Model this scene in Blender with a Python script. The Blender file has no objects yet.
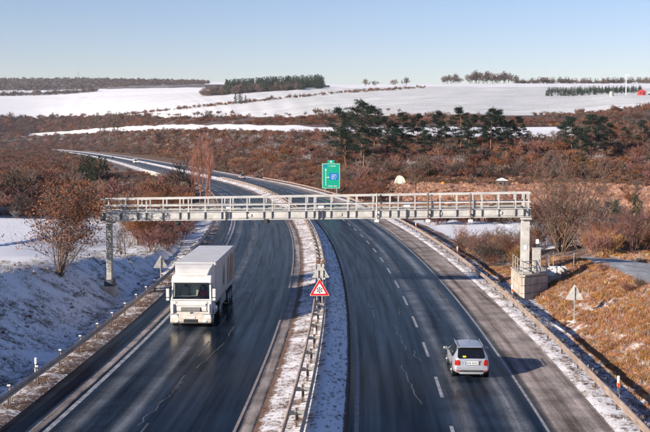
import bpy, bmesh, math, random
import numpy as np
from mathutils import Vector, Matrix, Euler, noise as mnoise
R = math.radians
SC = bpy.context.scene
COL = SC.collection

# ------------------------------------------------------------------ camera
FPX, CXP, CYP, HOR = 1100.0, 325.0, 216.0, 143.0      # focal length / centre / horizon in photo pixels
CAMZ = 11.0
TILT = math.atan((CYP - HOR) / FPX)
cam_d = bpy.data.cameras.new('camera'); cam = bpy.data.objects.new('camera', cam_d); COL.objects.link(cam)
cam_d.sensor_width = 36.0; cam_d.lens = 36.0 * FPX / 650.0
cam_d.clip_start = 0.5; cam_d.clip_end = 20000
cam.location = (0, 0, CAMZ); cam.rotation_euler = (R(90) - TILT, 0, 0)
SC.camera = cam

# ------------------------------------------------------------------ sky, sun, exposure
SUN_TRAVEL = Vector((2.4, 1.8, -1.0)).normalized()
SUN_EL = math.asin(-SUN_TRAVEL.z)
SUN_ROT = math.atan2(-SUN_TRAVEL.x, -SUN_TRAVEL.y) % (2 * math.pi)
world = bpy.data.worlds.new('World'); SC.world = world; world.use_nodes = True
wn = world.node_tree.nodes; wl = world.node_tree.links
bg = wn['Background']
sky = wn.new('ShaderNodeTexSky'); sky.sky_type = 'NISHITA'; sky.sun_disc = False
sky.sun_elevation = SUN_EL; sky.sun_rotation = SUN_ROT
sky.air_density = 1.0; sky.dust_density = 0.15; sky.ozone_density = 2.0; sky.altitude = 300
hs = wn.new('ShaderNodeHueSaturation'); hs.inputs['Saturation'].default_value = 1.22
tint = wn.new('ShaderNodeMix'); tint.data_type = 'RGBA'; tint.blend_type = 'MULTIPLY'; tint.inputs[0].default_value = 1.0
tint.inputs[7].default_value = (1.10, .955, 1.055, 1)      # white balance of the photograph
wl.new(sky.outputs[0], tint.inputs[6]); wl.new(tint.outputs[2], hs.inputs['Color']); wl.new(hs.outputs[0], bg.inputs['Color'])
bg.inputs['Strength'].default_value = 0.074
sun_d = bpy.data.lights.new('sun', 'SUN'); sun = bpy.data.objects.new('sun', sun_d); COL.objects.link(sun)
sun_d.energy = 5.0; sun_d.angle = R(0.5); sun_d.color = (1.0, 0.88, 0.75)
sun.rotation_euler = SUN_TRAVEL.to_track_quat('-Z', 'Y').to_euler(); sun.location = (-60, -60, 60)
SC.view_settings.view_transform = 'Standard'; SC.view_settings.look = 'None'
SC.view_settings.exposure = 0.88; SC.view_settings.gamma = 1.0; SC.view_settings.use_curve_mapping = False
SC.cycles.max_bounces = 6; SC.cycles.volume_bounces = 0; SC.cycles.transparent_max_bounces = 8

# ------------------------------------------------------------------ helpers
rng = np.random.default_rng(7)
random.seed(11)

def px(x, y, D):
    """photo pixel at depth D (metres along +Y) -> world point"""
    a = (x - CXP) / FPX; b = (CYP - y) / FPX
    c, s = math.cos(TILT), math.sin(TILT)
    dy = c + b * s; dz = b * c - s
    return Vector((a / dy * D, D, CAMZ + dz / dy * D))
def ground_px(x, y, z=0.0):
    p = px(x, y, 1.0)
    return px(x, y, (z - CAMZ) / (p.z - CAMZ))

def tag(o, label=None, cat=None, group=None, kind=None):
    if label: o['label'] = label
    if cat: o['category'] = cat
    if group: o['group'] = group
    if kind: o['kind'] = kind
    return o
def empty(name, loc=(0, 0, 0), rz=0.0, parent=None):
    o = bpy.data.objects.new(name, None); COL.objects.link(o)
    o.location = loc; o.rotation_euler = (0, 0, rz); o.empty_display_size = 0.3; o.parent = parent
    return o
def link(name, me, parent=None, loc=None, rot=None, scale=None):
    o = bpy.data.objects.new(name, me); COL.objects.link(o); o.parent = parent
    if loc is not None: o.location = loc
    if rot is not None: o.rotation_euler = rot
    if scale is not None: o.scale = scale
    return o
def copy_tree(o, parent=None):
    c = o.copy(); COL.objects.link(c); c.parent = parent
    for ch in o.children: copy_tree(ch, c)
    return c

class MB:
    def __init__(self): self.v = []; self.f = []
    def quad(self, *pts):
        n = len(self.v); self.v += [tuple(p) for p in pts]; self.f.append(tuple(range(n, n + len(pts)))); return self
    def box(self, c, s, M=None):
        n = len(self.v); c = Vector(c)
        for dx in (-.5, .5):
            for dy in (-.5, .5):
                for dz in (-.5, .5):
                    p = Vector((dx * s[0], dy * s[1], dz * s[2]))
                    if M is not None: p = M @ p
                    self.v.append(tuple(c + p))
        for q in ((0, 1, 3, 2), (4, 6, 7, 5), (0, 4, 5, 1), (2, 3, 7, 6), (0, 2, 6, 4), (1, 5, 7, 3)):
            self.f.append(tuple(n + i for i in q))
        return self
    def tube(self, p, q, r1, r2=None, n=6, cap=True):
        p = Vector(p); q = Vector(q); r2 = r1 if r2 is None else r2
        d = (q - p)
        if d.length < 1e-6: return self
        d.normalize(); a = d.orthogonal().normalized(); b = d.cross(a)
        k = len(self.v)
        if r2 <= 0:
            for i in range(n):
                t = 2 * math.pi * i / n; self.v.append(tuple(p + (a * math.cos(t) + b * math.sin(t)) * r1))
            self.v.append(tuple(q))
            for i in range(n): self.f.append((k + i, k + (i + 1) % n, k + n))
            return self
        for (c, r) in ((p, r1), (q, r2)):
            for i in range(n):
                t = 2 * math.pi * i / n; self.v.append(tuple(c + (a * math.cos(t) + b * math.sin(t)) * r))
        for i in range(n):
            j = (i + 1) % n; self.f.append((k + i, k + j, k + n + j, k + n + i))
        if cap:
            self.f.append(tuple(k + i for i in range(n - 1, -1, -1))); self.f.append(tuple(k + n + i for i in range(n)))
        return self
    def prism(self, poly, vec):
        """closed prism: polygon points (3D) extruded by vec"""
        n = len(self.v); m = len(poly); vec = Vector(vec)
        for p in poly: self.v.append(tuple(p))
        for p in poly: self.v.append(tuple(Vector(p) + vec))
        self.f.append(tuple(n + i for i in range(m - 1, -1, -1))); self.f.append(tuple(n + m + i for i in range(m)))
        for i in range(m):
            j = (i + 1) % m; self.f.append((n + i, n + j, n + m + j, n + m + i))
        return self
    def mesh(self, name, mat=None, smooth=False):
        me = bpy.data.meshes.new(name); me.from_pydata(self.v, [], self.f); me.update()
        bm = bmesh.new(); bm.from_mesh(me); bmesh.ops.recalc_face_normals(bm, faces=bm.faces[:]); bm.to_mesh(me); bm.free()
        if mat: me.materials.append(mat)
        if smooth: me.polygons.foreach_set('use_smooth', [True] * len(me.polygons))
        return me
    def build(self, name, mat=None, parent=None, bevel=0, smooth=False, loc=None, rot=None):
        o = link(name, self.mesh(name, mat, smooth), parent, loc, rot)
        if bevel:
            m = o.modifiers.new('bevel', 'BEVEL'); m.width = bevel; m.segments = 2; m.limit_method = 'ANGLE'; m.angle_limit = R(35)
        return o
    def raw(self, name, mat=None, smooth=False):
        me = bpy.data.meshes.new(name); me.from_pydata(self.v, [], self.f); me.update()
        if mat: me.materials.append(mat)
        if smooth: me.polygons.foreach_set('use_smooth', [True] * len(me.polygons))
        return me

# ------------------------------------------------------------------ materials
def new_mat(name):
    m = bpy.data.materials.new(name); m.use_nodes = True
    nt = m.node_tree; return m, nt, nt.nodes, nt.links, nt.nodes['Principled BSDF']
def ramp(nd, stops, interp='LINEAR'):
    r = nd.new('ShaderNodeValToRGB'); r.color_ramp.interpolation = interp
    e = r.color_ramp.elements
    while len(e) < len(stops): e.new(0.5)
    for el, (p, c) in zip(e, stops):
        el.position = p; el.color = (c[0], c[1], c[2], 1) if not isinstance(c, (int, float)) else (c, c, c, 1)
    return r
def mixc(nd, lk, fac, a, b, mode='MIX'):
    m = nd.new('ShaderNodeMix'); m.data_type = 'RGBA'; m.blend_type = mode
    for sock, val in ((m.inputs[0], fac), (m.inputs[6], a), (m.inputs[7], b)):
        if hasattr(val, 'is_output'): lk.new(val, sock)
        elif isinstance(val, (int, float)): sock.default_value = val
        else: sock.default_value = (*val, 1)
    return m.outputs[2]
def math_n(nd, lk, op, a, b=None, c=None, clamp=False):
    m = nd.new('ShaderNodeMath'); m.operation = op; m.use_clamp = clamp
    for i, val in enumerate((a, b, c)):
        if val is None: continue
        if hasattr(val, 'is_output'): lk.new(val, m.inputs[i])
        else: m.inputs[i].default_value = val
    return m.outputs[0]
def noise_n(nd, lk, vec, scale, detail=4, rough=0.55):
    n = nd.new('ShaderNodeTexNoise'); n.inputs['Scale'].default_value = scale
    n.inputs['Detail'].default_value = detail; n.inputs['Roughness'].default_value = rough
    if vec is not None: lk.new(vec, n.inputs['Vector'])
    return n.outputs['Fac']
def maprange(nd, lk, v, a, b, c=0.0, d=1.0):
    m = nd.new('ShaderNodeMapRange'); lk.new(v, m.inputs[0])
    for i, val in enumerate((a, b, c, d)): m.inputs[i + 1].default_value = val
    return m.outputs[0]
def bump_n(nd, lk, h, bs, strength, dist=0.05):
    b = nd.new('ShaderNodeBump'); b.inputs['Strength'].default_value = strength; b.inputs['Distance'].default_value = dist
    lk.new(h, b.inputs['Height']); lk.new(b.outputs[0], bs.inputs['Normal'])

def simple(name, c1, c2=None, scale=3.0, rough=0.6, metal=0.0, bump=0.0, randv=0.0, spec=0.5, detail=4):
    m, nt, nd, lk, bs = new_mat(name)
    tc = nd.new('ShaderNodeTexCoord')
    c2 = c2 or tuple(x * 0.8 for x in c1)
    n = noise_n(nd, lk, tc.outputs['Object'], scale, detail)
    col = mixc(nd, lk, maprange(nd, lk, n, 0.35, 0.65), c1, c2)
    if randv:
        oi = nd.new('ShaderNodeObjectInfo')
        h = nd.new('ShaderNodeHueSaturation'); lk.new(col, h.inputs['Color'])
        lk.new(maprange(nd, lk, oi.outputs['Random'], 0, 1, 1 - randv, 1 + randv), h.inputs['Value'])
        r2 = math_n(nd, lk, 'FRACT', math_n(nd, lk, 'MULTIPLY', oi.outputs['Random'], 7.13))
        lk.new(maprange(nd, lk, r2, 0, 1, 0.5 - 0.05 * randv, 0.5 + 0.055 * randv), h.inputs['Hue'])
        lk.new(maprange(nd, lk, r2, 0, 1, 0.7, 1.1), h.inputs['Saturation'])
        col = h.outputs[0]
    lk.new(col, bs.inputs['Base Color'])
    bs.inputs['Roughness'].default_value = rough; bs.inputs['Metallic'].default_value = metal
    bs.inputs['Specular IOR Level'].default_value = spec
    if bump: bump_n(nd, lk, n, bs, bump)
    return m

MAT = {}
MAT['steel'] = simple('galvanised_steel', (.42, .41, .38), (.25, .25, .24), 2.5, .5, .35)
MAT['beam'] = simple('painted_beam', (.48, .475, .46), (.33, .325, .31), 1.7, .55, 0, .05)
MAT['beam_dark'] = simple('dark_bracket', (.05, .06, .08), (.03, .035, .05), 4, .5)
MAT['rail'] = simple('weathered_guardrail', (.40, .31, .245), (.25, .185, .145), 1.2, .55, .1)
MAT['post'] = simple('rusty_post', (.16, .12, .10), (.08, .06, .05), 6, .7)
MAT['concrete'] = simple('concrete', (.50, .44, .37), (.34, .29, .24), 1.5, .9, 0, .2)
MAT['white'] = simple('white_plastic', (.78, .78, .77), (.66, .66, .66), 5, .45)
MAT['black'] = simple('black_rubber', (.018, .018, .02), (.03, .03, .03), 6, .6)
MAT['red'] = simple('sign_red', (.60, .012, .015), (.52, .012, .015), 4, .4)
MAT['green'] = simple('sign_green', (.0, .34, .22), (.0, .30, .19), 2, .45)
MAT['blue'] = simple('sign_blue', (.01, .16, .50), (.01, .14, .44), 2, .45)
MAT['signback'] = simple('sign_back', (.50, .49, .46), (.38, .37, .34), 4, .6, .15)
MAT['orange'] = simple('orange_reflector', (.75, .25, .02), (.65, .2, .02), 5, .4)
MAT['snowcap'] = simple('snow', (.86, .86, .87), (.78, .78, .80), 3, .8, 0, .2)
MAT['twig_red'] = simple('twigs_red', (.21, .085, .055), (.115, .048, .036), .8, .9, randv=.35, spec=.1)
MAT['twig_grey'] = simple('twigs_grey', (.16, .115, .09), (.085, .06, .05), .8, .9, randv=.35, spec=.1)
MAT['twig_tan'] = simple('twigs_tan', (.32, .17, .075), (.19, .095, .045), .8, .9, randv=.35, spec=.1)
MAT['birch'] = simple('birch_twigs', (.27, .13, .095), (.20, .09, .07), .8, .9, spec=.1)
MAT['bark'] = simple('bark', (.13, .085, .06), (.07, .05, .04), 2, .95, 0, .3)
MAT['pinebark'] = simple('pine_bark', (.26, .13, .075), (.13, .075, .05), 1.2, .95, 0, .3)
MAT['needle'] = simple('pine_needles', (.012, .026, .020), (.020, .034, .021), .6, .8, randv=.3, spec=.2)
MAT['needle2'] = simple('spruce_needles', (.020, .036, .022), (.03, .045, .022), .6, .8, randv=.3, spec=.2)
MAT['leaf'] = simple('dead_leaves', (.25, .095, .045), (.16, .06, .03), 3, .85, spec=.2)
MAT['meadow'] = simple('pale_meadow_grass', (.52, .29, .19), (.42, .22, .14), 1.5, .9, randv=.25, spec=.15)
MAT['twig_frost'] = simple('frosted_twigs', (.34, .31, .31), (.16, .12, .115), .8, .9, randv=.3, spec=.1)
MAT['grass'] = simple('dry_grass', (.44, .20, .075), (.31, .13, .055), 1.5, .9, randv=.4, spec=.15)
MAT['grass_frost'] = simple('frosted_grass', (.58, .57, .56), (.30, .27, .23), 3, .9, randv=.4, spec=.15)
MAT['straw'] = simple('pale_straw', (.50, .34, .18), (.36, .23, .12), 1.5, .9, randv=.3, spec=.15)
MAT['rustgrass'] = simple('rusty_hill_grass', (.20, .10, .055), (.13, .065, .04), 1.5, .9, randv=.35, spec=.15)
MAT['litter'] = simple('brown_stalks', (.16, .09, .05), (.10, .06, .04), 3, .9, randv=.4, spec=.15)

# ground with snow: vertex attributes 'snow' (0..1 cover) and 'gcol' (colour of the bare ground)
def ground_mat(name, fine):
    m, nt, nd, lk, bs = new_mat(name)
    geo = nd.new('ShaderNodeNewGeometry'); P = geo.outputs['Position']
    a = nd.new('ShaderNodeAttribute'); a.attribute_name = 'snow'
    g = nd.new('ShaderNodeAttribute'); g.attribute_name = 'gcol'
    n1 = noise_n(nd, lk, P, 0.035 if not fine else 0.5, 6, .65)
    n2 = noise_n(nd, lk, P, 0.35 if not fine else 5.0, 6, .7)
    n3 = noise_n(nd, lk, P, 2.2 if not fine else 17.0, 4, .7)
    mpf = nd.new('ShaderNodeMapping'); lk.new(P, mpf.inputs[0]); mpf.inputs['Rotation'].default_value = (0, 0, R(28)); mpf.inputs['Scale'].default_value = (.004, .10, .02)
    n4 = noise_n(nd, lk, mpf.outputs[0], 1.0, 5, .6)
    nn = math_n(nd, lk, 'ADD', math_n(nd, lk, 'MULTIPLY', n1, .36 if fine else .14), math_n(nd, lk, 'MULTIPLY', n2, .34))
    if not fine: nn = math_n(nd, lk, 'ADD', nn, math_n(nd, lk, 'MULTIPLY', n4, .22))
    nn = math_n(nd, lk, 'ADD', nn, math_n(nd, lk, 'MULTIPLY', n3, .30))
    nn = maprange(nd, lk, nn, .32, .68)
    t = math_n(nd, lk, 'SUBTRACT', a.outputs['Fac'], nn)
    mask = maprange(nd, lk, t, -.06, .10)
    var = ramp(nd, [(.25, .45), (.5, 1.0), (.8, 1.5)]); lk.new(n2, var.inputs[0])
    bare = mixc(nd, lk, 1.0, g.outputs['Color'], var.outputs[0], 'MULTIPLY')
    sn = ramp(nd, [(.3, (.74, .73, .74)), (.7, (.86, .86, .87))]); lk.new(n2, sn.inputs[0])
    lk.new(mixc(nd, lk, mask, bare, sn.outputs[0]), bs.inputs['Base Color'])
    bs.inputs['Roughness'].default_value = .85; bs.inputs['Specular IOR Level'].default_value = .2
    h = math_n(nd, lk, 'ADD', n3, math_n(nd, lk, 'MULTIPLY', mask, .3))
    bump_n(nd, lk, h, bs, .55 if fine else .3, .06 if fine else .3)
    return m
MAT['terrain'] = ground_mat('snowy_terrain', False)
MAT['verge'] = ground_mat('snowy_verge', True)

# asphalt: UV = (offset from road axis, station) in metres
def asphalt_mat(name, stops, o0, o1, rstops, streak):
    m, nt, nd, lk, bs = new_mat(name)
    uv = nd.new('ShaderNodeUVMap'); uv.uv_map = 'road'
    sep = nd.new('ShaderNodeSeparateXYZ'); lk.new(uv.outputs[0], sep.inputs[0])
    geo = nd.new('ShaderNodeNewGeometry')
    mp = nd.new('ShaderNodeMapping'); lk.new(uv.outputs[0], mp.inputs[0]); mp.inputs['Scale'].default_value = (1.6, .035, 1)
    st = noise_n(nd, lk, mp.outputs[0], 1.6, 5, .6)
    mp2 = nd.new('ShaderNodeMapping'); lk.new(uv.outputs[0], mp2.inputs[0]); mp2.inputs['Scale'].default_value = (1, .22, 1)
    edge = noise_n(nd, lk, mp2.outputs[0], 1.3, 6, .7)
    fine = noise_n(nd, lk, geo.outputs['Position'], 11, 5, .8)
    pat = noise_n(nd, lk, geo.outputs['Position'], .45, 5, .6)
    o = math_n(nd, lk, 'ADD', sep.outputs[0], math_n(nd, lk, 'MULTIPLY', math_n(nd, lk, 'SUBTRACT', edge, .5), .28))
    u = maprange(nd, lk, o, o0, o1)
    cr = ramp(nd, [((p - o0) / (o1 - o0), c) for p, c in stops]); lk.new(u, cr.inputs[0])
    rr = ramp(nd, [((p - o0) / (o1 - o0), c) for p, c in rstops]); lk.new(u, rr.inputs[0])
    s = ramp(nd, [(.3, 1 - streak), (.5, 1.0), (.7, 1 + streak)]); lk.new(st, s.inputs[0])
    c = mixc(nd, lk, 1.0, cr.outputs[0], s.outputs[0], 'MULTIPLY')
    f = ramp(nd, [(.32, .45), (.5, 1.0), (.68, 1.7)]); lk.new(fine, f.inputs[0])
    c = mixc(nd, lk, 1.0, c, f.outputs[0], 'MULTIPLY')
    pr = ramp(nd, [(.38, .7), (.5, 1.0), (.62, 1.3)]); lk.new(pat, pr.inputs[0]); c = mixc(nd, lk, 1.0, c, pr.outputs[0], 'MULTIPLY')
    r = math_n(nd, lk, 'ADD', rr.outputs[0], math_n(nd, lk, 'MULTIPLY', math_n(nd, lk, 'SUBTRACT', pat, .5), .25))
    r = math_n(nd, lk, 'ADD', r, math_n(nd, lk, 'MULTIPLY', math_n(nd, lk, 'SUBTRACT', st, .5), .3), clamp=True)
    # dull asphalt under a broken film of melt water
    df = nd.new('ShaderNodeBsdfDiffuse'); lk.new(c, df.inputs[0]); gl = nd.new('ShaderNodeBsdfGlossy')
    lk.new(math_n(nd, lk, 'MULTIPLY', r, .5), gl.inputs['Roughness'])
    bp = nd.new('ShaderNodeBump'); bp.inputs['Strength'].default_value = .15; bp.inputs['Distance'].default_value = .01; lk.new(fine, bp.inputs['Height'])
    lk.new(bp.outputs[0], df.inputs['Normal']); lk.new(bp.outputs[0], gl.inputs['Normal'])
    fr = nd.new('ShaderNodeFresnel'); fr.inputs[0].default_value = 1.33
    film = math_n(nd, lk, 'MULTIPLY', maprange(nd, lk, rr.outputs[0], .35, .85, .40, .03), maprange(nd, lk, st, .3, .7, .55, 1.3))
    mx = nd.new('ShaderNodeMixShader'); lk.new(math_n(nd, lk, 'MULTIPLY', fr.outputs[0], film, clamp=True), mx.inputs[0])
    lk.new(df.outputs[0], mx.inputs[1]); lk.new(gl.outputs[0], mx.inputs[2]); lk.new(mx.outputs[0], nd['Material Output'].inputs[0]); nd.remove(bs)
    return m
wet = (.003, .008, .017); wet2 = (.012, .020, .033); dry = (.095, .102, .112); dry2 = (.15, .155, .165); tan = (.28, .24, .218); blk = (.010, .011, .014)  # wet tones are tinted blue, painting reflected sky into the base colour
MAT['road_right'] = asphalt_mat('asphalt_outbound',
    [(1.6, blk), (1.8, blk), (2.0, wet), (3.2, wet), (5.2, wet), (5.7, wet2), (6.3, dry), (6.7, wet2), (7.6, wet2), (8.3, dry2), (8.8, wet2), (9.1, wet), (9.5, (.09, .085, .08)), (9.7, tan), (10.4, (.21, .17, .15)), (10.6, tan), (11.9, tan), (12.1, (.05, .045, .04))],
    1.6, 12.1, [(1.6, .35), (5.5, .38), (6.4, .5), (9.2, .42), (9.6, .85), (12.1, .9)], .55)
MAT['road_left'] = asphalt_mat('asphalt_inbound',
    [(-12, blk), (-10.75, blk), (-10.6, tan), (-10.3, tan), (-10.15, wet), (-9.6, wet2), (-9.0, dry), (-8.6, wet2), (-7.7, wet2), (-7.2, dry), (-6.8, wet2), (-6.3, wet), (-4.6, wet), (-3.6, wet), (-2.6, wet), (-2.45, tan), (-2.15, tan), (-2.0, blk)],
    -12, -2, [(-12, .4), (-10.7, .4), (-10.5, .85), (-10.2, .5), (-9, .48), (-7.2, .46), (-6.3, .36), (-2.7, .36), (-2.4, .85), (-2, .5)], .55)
MAT['paint'] = simple('road_paint', (.38, .38, .39), (.15, .155, .165), 2.5, .6, 0, 0)
MAT['paint_worn'] = simple('worn_road_paint', (.34, .27, .23), (.20, .165, .15), 2.0, .7)
MAT['crackdark'] = simple('faded_road_paint', (.075, .075, .08), (.035, .04, .045), 1.2, .6)
MAT['salt'] = simple('salt_filled_crack', (.11, .12, .135), (.045, .05, .055), 2.5, .7)

# ------------------------------------------------------------------ the road axis
def rx(Y):
    Y = np.asarray(Y, float)
    a = -.0005 * (np.minimum(Y, 320.) - 80.) ** 2
    return a + np.where(Y > 320., -.24 * (Y - 320.), 0.) - .00003 * np.maximum(Y - 450., 0.) ** 2
def rslope(Y):
    Y = np.asarray(Y, float); return -.001 * (np.minimum(Y, 320.) - 80.) - .00006 * np.maximum(Y - 450., 0.)
def rp(Y, o, z=0.0):
    s = float(rslope(Y)); n = math.hypot(1, s)
    return Vector((float(rx(Y)) + o / n, Y - o * s / n, z))
def rhead(Y): return math.atan2(-float(rslope(Y)), 1.0)      # z rotation so that +Y follows the road
def roff(X, Y):
    s = rslope(Y); return (X - rx(Y)) / np.sqrt(1 + s * s)
STN = np.concatenate([np.arange(-30, 30, 5), np.arange(30, 150, 1.5), np.arange(150, 420, 4), np.arange(420, 1900, 15)])

# ------------------------------------------------------------------ terrain
COLX = np.array([-900, -300, 0, 60, 95, 120, 150, 200, 270, 330, 420, 500, 560, 650, 950, 1500], float)
KN = {  # z at D=70,110,160,220 ; then (D,y) for: foot of the hillside, its crest, end of snow strip, end of hedge band, top of fields, far ridge
    -900: ((3.2, 2.5, .5, -1.5), (2000, 149), (2200, 139), (2280, 136), (2450, 118), (3300, 97), (4600, 79)),
    -300: ((3.1, 2.2, .2, -1.8), (2000, 149), (2200, 139), (2280, 136), (2450, 118), (3300, 97), (4600, 79)),
    0:    ((3.0, 1.3, -.3, -2.0), (1950, 148.5), (2150, 138.5), (2230, 136), (2400, 118), (3200, 97), (4500, 79.5)),
    60:   ((3.0, 1.1, -.5, -2.2), (2080, 148.3), (2250, 135), (2330, 131.5), (2450, 118), (3200, 97), (4500, 79)),
    95:   ((2.8, 1.0, -.5, -2.2), (1650, 150.2), (1850, 132.5), (1950, 128.5), (2100, 117.5), (3000, 96), (4500, 79.5)),
    120:  ((2.5, .8, -.6, -2.2), (1330, 152.3), (1550, 130.5), (1650, 126), (1800, 117.5), (2900, 95), (4400, 80)),
    150:  ((2.0, .5, -.7, -2.1), (1000, 155.3), (1220, 129.5), (1320, 125), (1450, 117.3), (2750, 94), (4400, 80.5)),
    200:  ((1.0, .2, -.8, -2.0), (620, 161.5), (850, 128.5), (950, 124), (1080, 117), (2500, 92), (4300, 81.5)),
    270:  ((.5, 0, -.6, -1.0), (400, 172), (640, 130.5), (740, 125.5), (860, 117), (2300, 89.5), (3600, 84)),
    330:  ((.5, 0, -.6, -1.0), (300, 181), (520, 133), (620, 126.5), (730, 116), (2100, 88), (3000, 85)),
    420:  ((.5, 0, -.8, -1.0), (300, 183), (450, 137), (540, 127), (640, 116), (1800, 86), (2600, 84.5)),
    500:  ((1.0, -.2, -1.0, -1.0), (300, 183.3), (440, 138), (540, 126), (640, 116), (1600, 86.5), (2500, 84)),
    560:  ((1.9, 0, -1.0, -1.0), (305, 183), (440, 138), (540, 127), (640, 117), (1600, 87), (2500, 84)),
    650:  ((2.2, .8, -.8, -1.0), (310, 183), (440, 137), (520, 124), (620, 104), (1500, 88), (2500, 84)),
    950:  ((2.2, 1.2, -.4, -.6), (310, 183), (440, 137), (520, 124), (620, 104), (1500, 88), (2500, 84)),
    1500: ((2.2, 1.4, 0, -.2), (280, 187), (440, 137), (520, 124), (620, 104), (1500, 88), (2500, 84)),
}
KD = np.zeros((len(COLX), 13)); KZ = np.zeros((len(COLX), 13))
for i, c in enumerate(COLX):
    k = KN[int(c)]
    Ds = [0, 70, 110, 160, 220]; Zs = [k[0][0]] + list(k[0])
    for (d, y) in k[1:]:
        Ds.append(d); Zs.append(CAMZ + (HOR - y) / FPX * d)
    Ds += [Ds[-1] * 1.3, 12000]; Zs += [Zs[-1] * .93, Zs[-1] * .5]
    KD[i] = Ds; KZ[i] = Zs
CD = np.arange(-900, 1501, 2.0); _kx = np.exp(-.5 * (np.arange(-60, 61) / 15.0) ** 2); _kx /= _kx.sum()
def _smooth(v): return np.convolve(np.pad(v, 60, mode='edge'), _kx, 'valid')
SD = [_smooth(np.interp(CD, COLX, KD[:, k])) for k in range(13)]; SZ = [_smooth(np.interp(CD, COLX, KZ[:, k])) for k in range(13)]
def knots_at(c):
    c = np.asarray(c, float)
    return np.stack([np.interp(c, CD, v) for v in SD], -1), np.stack([np.interp(c, CD, v) for v in SZ], -1)
def tnoise(X, Y):
    return (np.sin(X * .031 + 1.3) * np.sin(Y * .027 + .4) + .6 * np.sin(X * .083 + Y * .05) * np.sin(Y * .071 - X * .03 + 2))
def G(X, Y):
    """terrain height and band coordinate t (knot index, fractional)"""
    X = np.asarray(X, float); Y = np.maximum(np.asarray(Y, float), 1.0)
    c = X / Y * FPX + CXP
    d, z = knots_at(np.clip(c, -900, 1500))
    k = np.clip((Y[..., None] >= d).sum(-1) - 1, 0, 11)
    ix = np.expand_dims(k, -1)
    d0 = np.take_along_axis(d, ix, -1)[..., 0]; d1 = np.take_along_axis(d, ix + 1, -1)[..., 0]
    z0 = np.take_along_axis(z, ix, -1)[..., 0]; z1 = np.take_along_axis(z, ix + 1, -1)[..., 0]
    f = np.clip((Y - d0) / (d1 - d0), 0, 1)
    zz = z0 + (z1 - z0) * f
    amp = np.interp(Y, [0, 150, 300, 600, 3000], [0, .1, .5, .6, .8])
    far = np.interp(np.abs(roff(X, Y)), [15, 45], [0, 1])
    return zz + tnoise(X, Y) * amp * far, k + f, c
def Gz(x, y): return float(G(np.array([x]), np.array([y]))[0][0])

BROWN = np.array((.13, .075, .05)); RUST = np.array((.17, .082, .045)); GRASS = np.array((.34, .165, .085)); DARK = np.array((.085, .06, .055)); GREY = np.array((.20, .16, .14))
def cover(t, c, X, Y):
    """snow cover and bare-ground colour of the terrain"""
    n = len(X)
    sn = np.full(n, .25); col = np.tile(BROWN, (n, 1))
    o = roff(X, Y)
    near = t < 5
    left = near & (o < 0); right = near & (o >= 0)
    sn[left] = np.interp(Y[left], [60, 150, 168, 185], [1.0, 1.0, .9, .33])
    sn[left & (c > 150) & (Y > 95)] = .35
    sn[left & (Y > 400)] = .3
    sn[right] = .30
    gr = right & (Y > 185) & (Y < 420); col[gr] = GRASS * np.array((1.15, 1.1, 1.2)); sn[gr] = .12
    pat = right & (Y > 118) & (Y < 168) & (o > 17); sn[pat] = .95
    sn[right & (Y < 100)] = .2; col[right & (Y < 100)] = GRASS
    h = (t >= 5) & (t < 6); f = t - 5
    sn[h] = .22 + .10 * f[h]
    w = np.clip((f[h] - .1) / .5, 0, 1)[:, None]; col[h] = RUST * (1 - w) + BROWN * 1.15 * w
    s1 = (t >= 6) & (t < 7); sn[s1] = 1.0
    sn[s1] = np.interp(c[s1], [15, 55, 545, 590], [.3, 1.0, 1.0, .35])
    b = (t >= 7) & (t < 8); sn[b] = .2; col[b] = DARK * 1.3
    fld = (t >= 8) & (t < 9); sn[fld] = np.interp(c[fld], [60, 330], [.66, .50]); col[fld] = (.47, .48, .44)
    sn[(t >= 8) & (t < 8.04) & (c > 560)] = .6
    # diagonal hedge across the fields: image line (100,118)->(420,88) carried onto the slope
    top = (t >= 9) & (t < 10)
    sn[top] = np.where(c[top] < 205, .40, .97); col[top] = DARK
    wtop = top & (c < 205) & (t < 9.28); sn[wtop] = .95
    sn[top & (c >= 205) & (c < 330) & (t > 9.1) & (t < 9.6)] = .3
    last = t >= 10; sn[last] = .4; col[last] = DARK
    return sn, col

def set_attrs(me, sn, col):
    a = me.attributes.new('snow', 'FLOAT', 'POINT'); a.data.foreach_set('value', np.asarray(sn, np.float32))
    c4 = np.concatenate([col, np.ones((len(col), 1))], 1).astype(np.float32)
    b = me.attributes.new('gcol', 'FLOAT_COLOR', 'POINT'); b.data.foreach_set('color', c4.ravel())
def grid_mesh(name, V, nr, nc, mat):
    idx = np.arange(nr * nc).reshape(nr, nc)
    F = np.stack([idx[:-1, :-1], idx[:-1, 1:], idx[1:, 1:], idx[1:, :-1]], -1).reshape(-1, 4)
    me = bpy.data.meshes.new(name); me.vertices.add(len(V)); me.vertices.foreach_set('co', V.astype(np.float32).ravel())
    me.loops.add(F.size); me.loops.foreach_set('vertex_index', F.ravel().astype(np.int32))
    me.polygons.add(len(F)); me.polygons.foreach_set('loop_start', (np.arange(len(F)) * 4).astype(np.int32))
    me.update(calc_edges=True); me.validate()
    me.polygons.foreach_set('use_smooth', np.ones(len(F), bool)); me.materials.append(mat)
    return me

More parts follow.
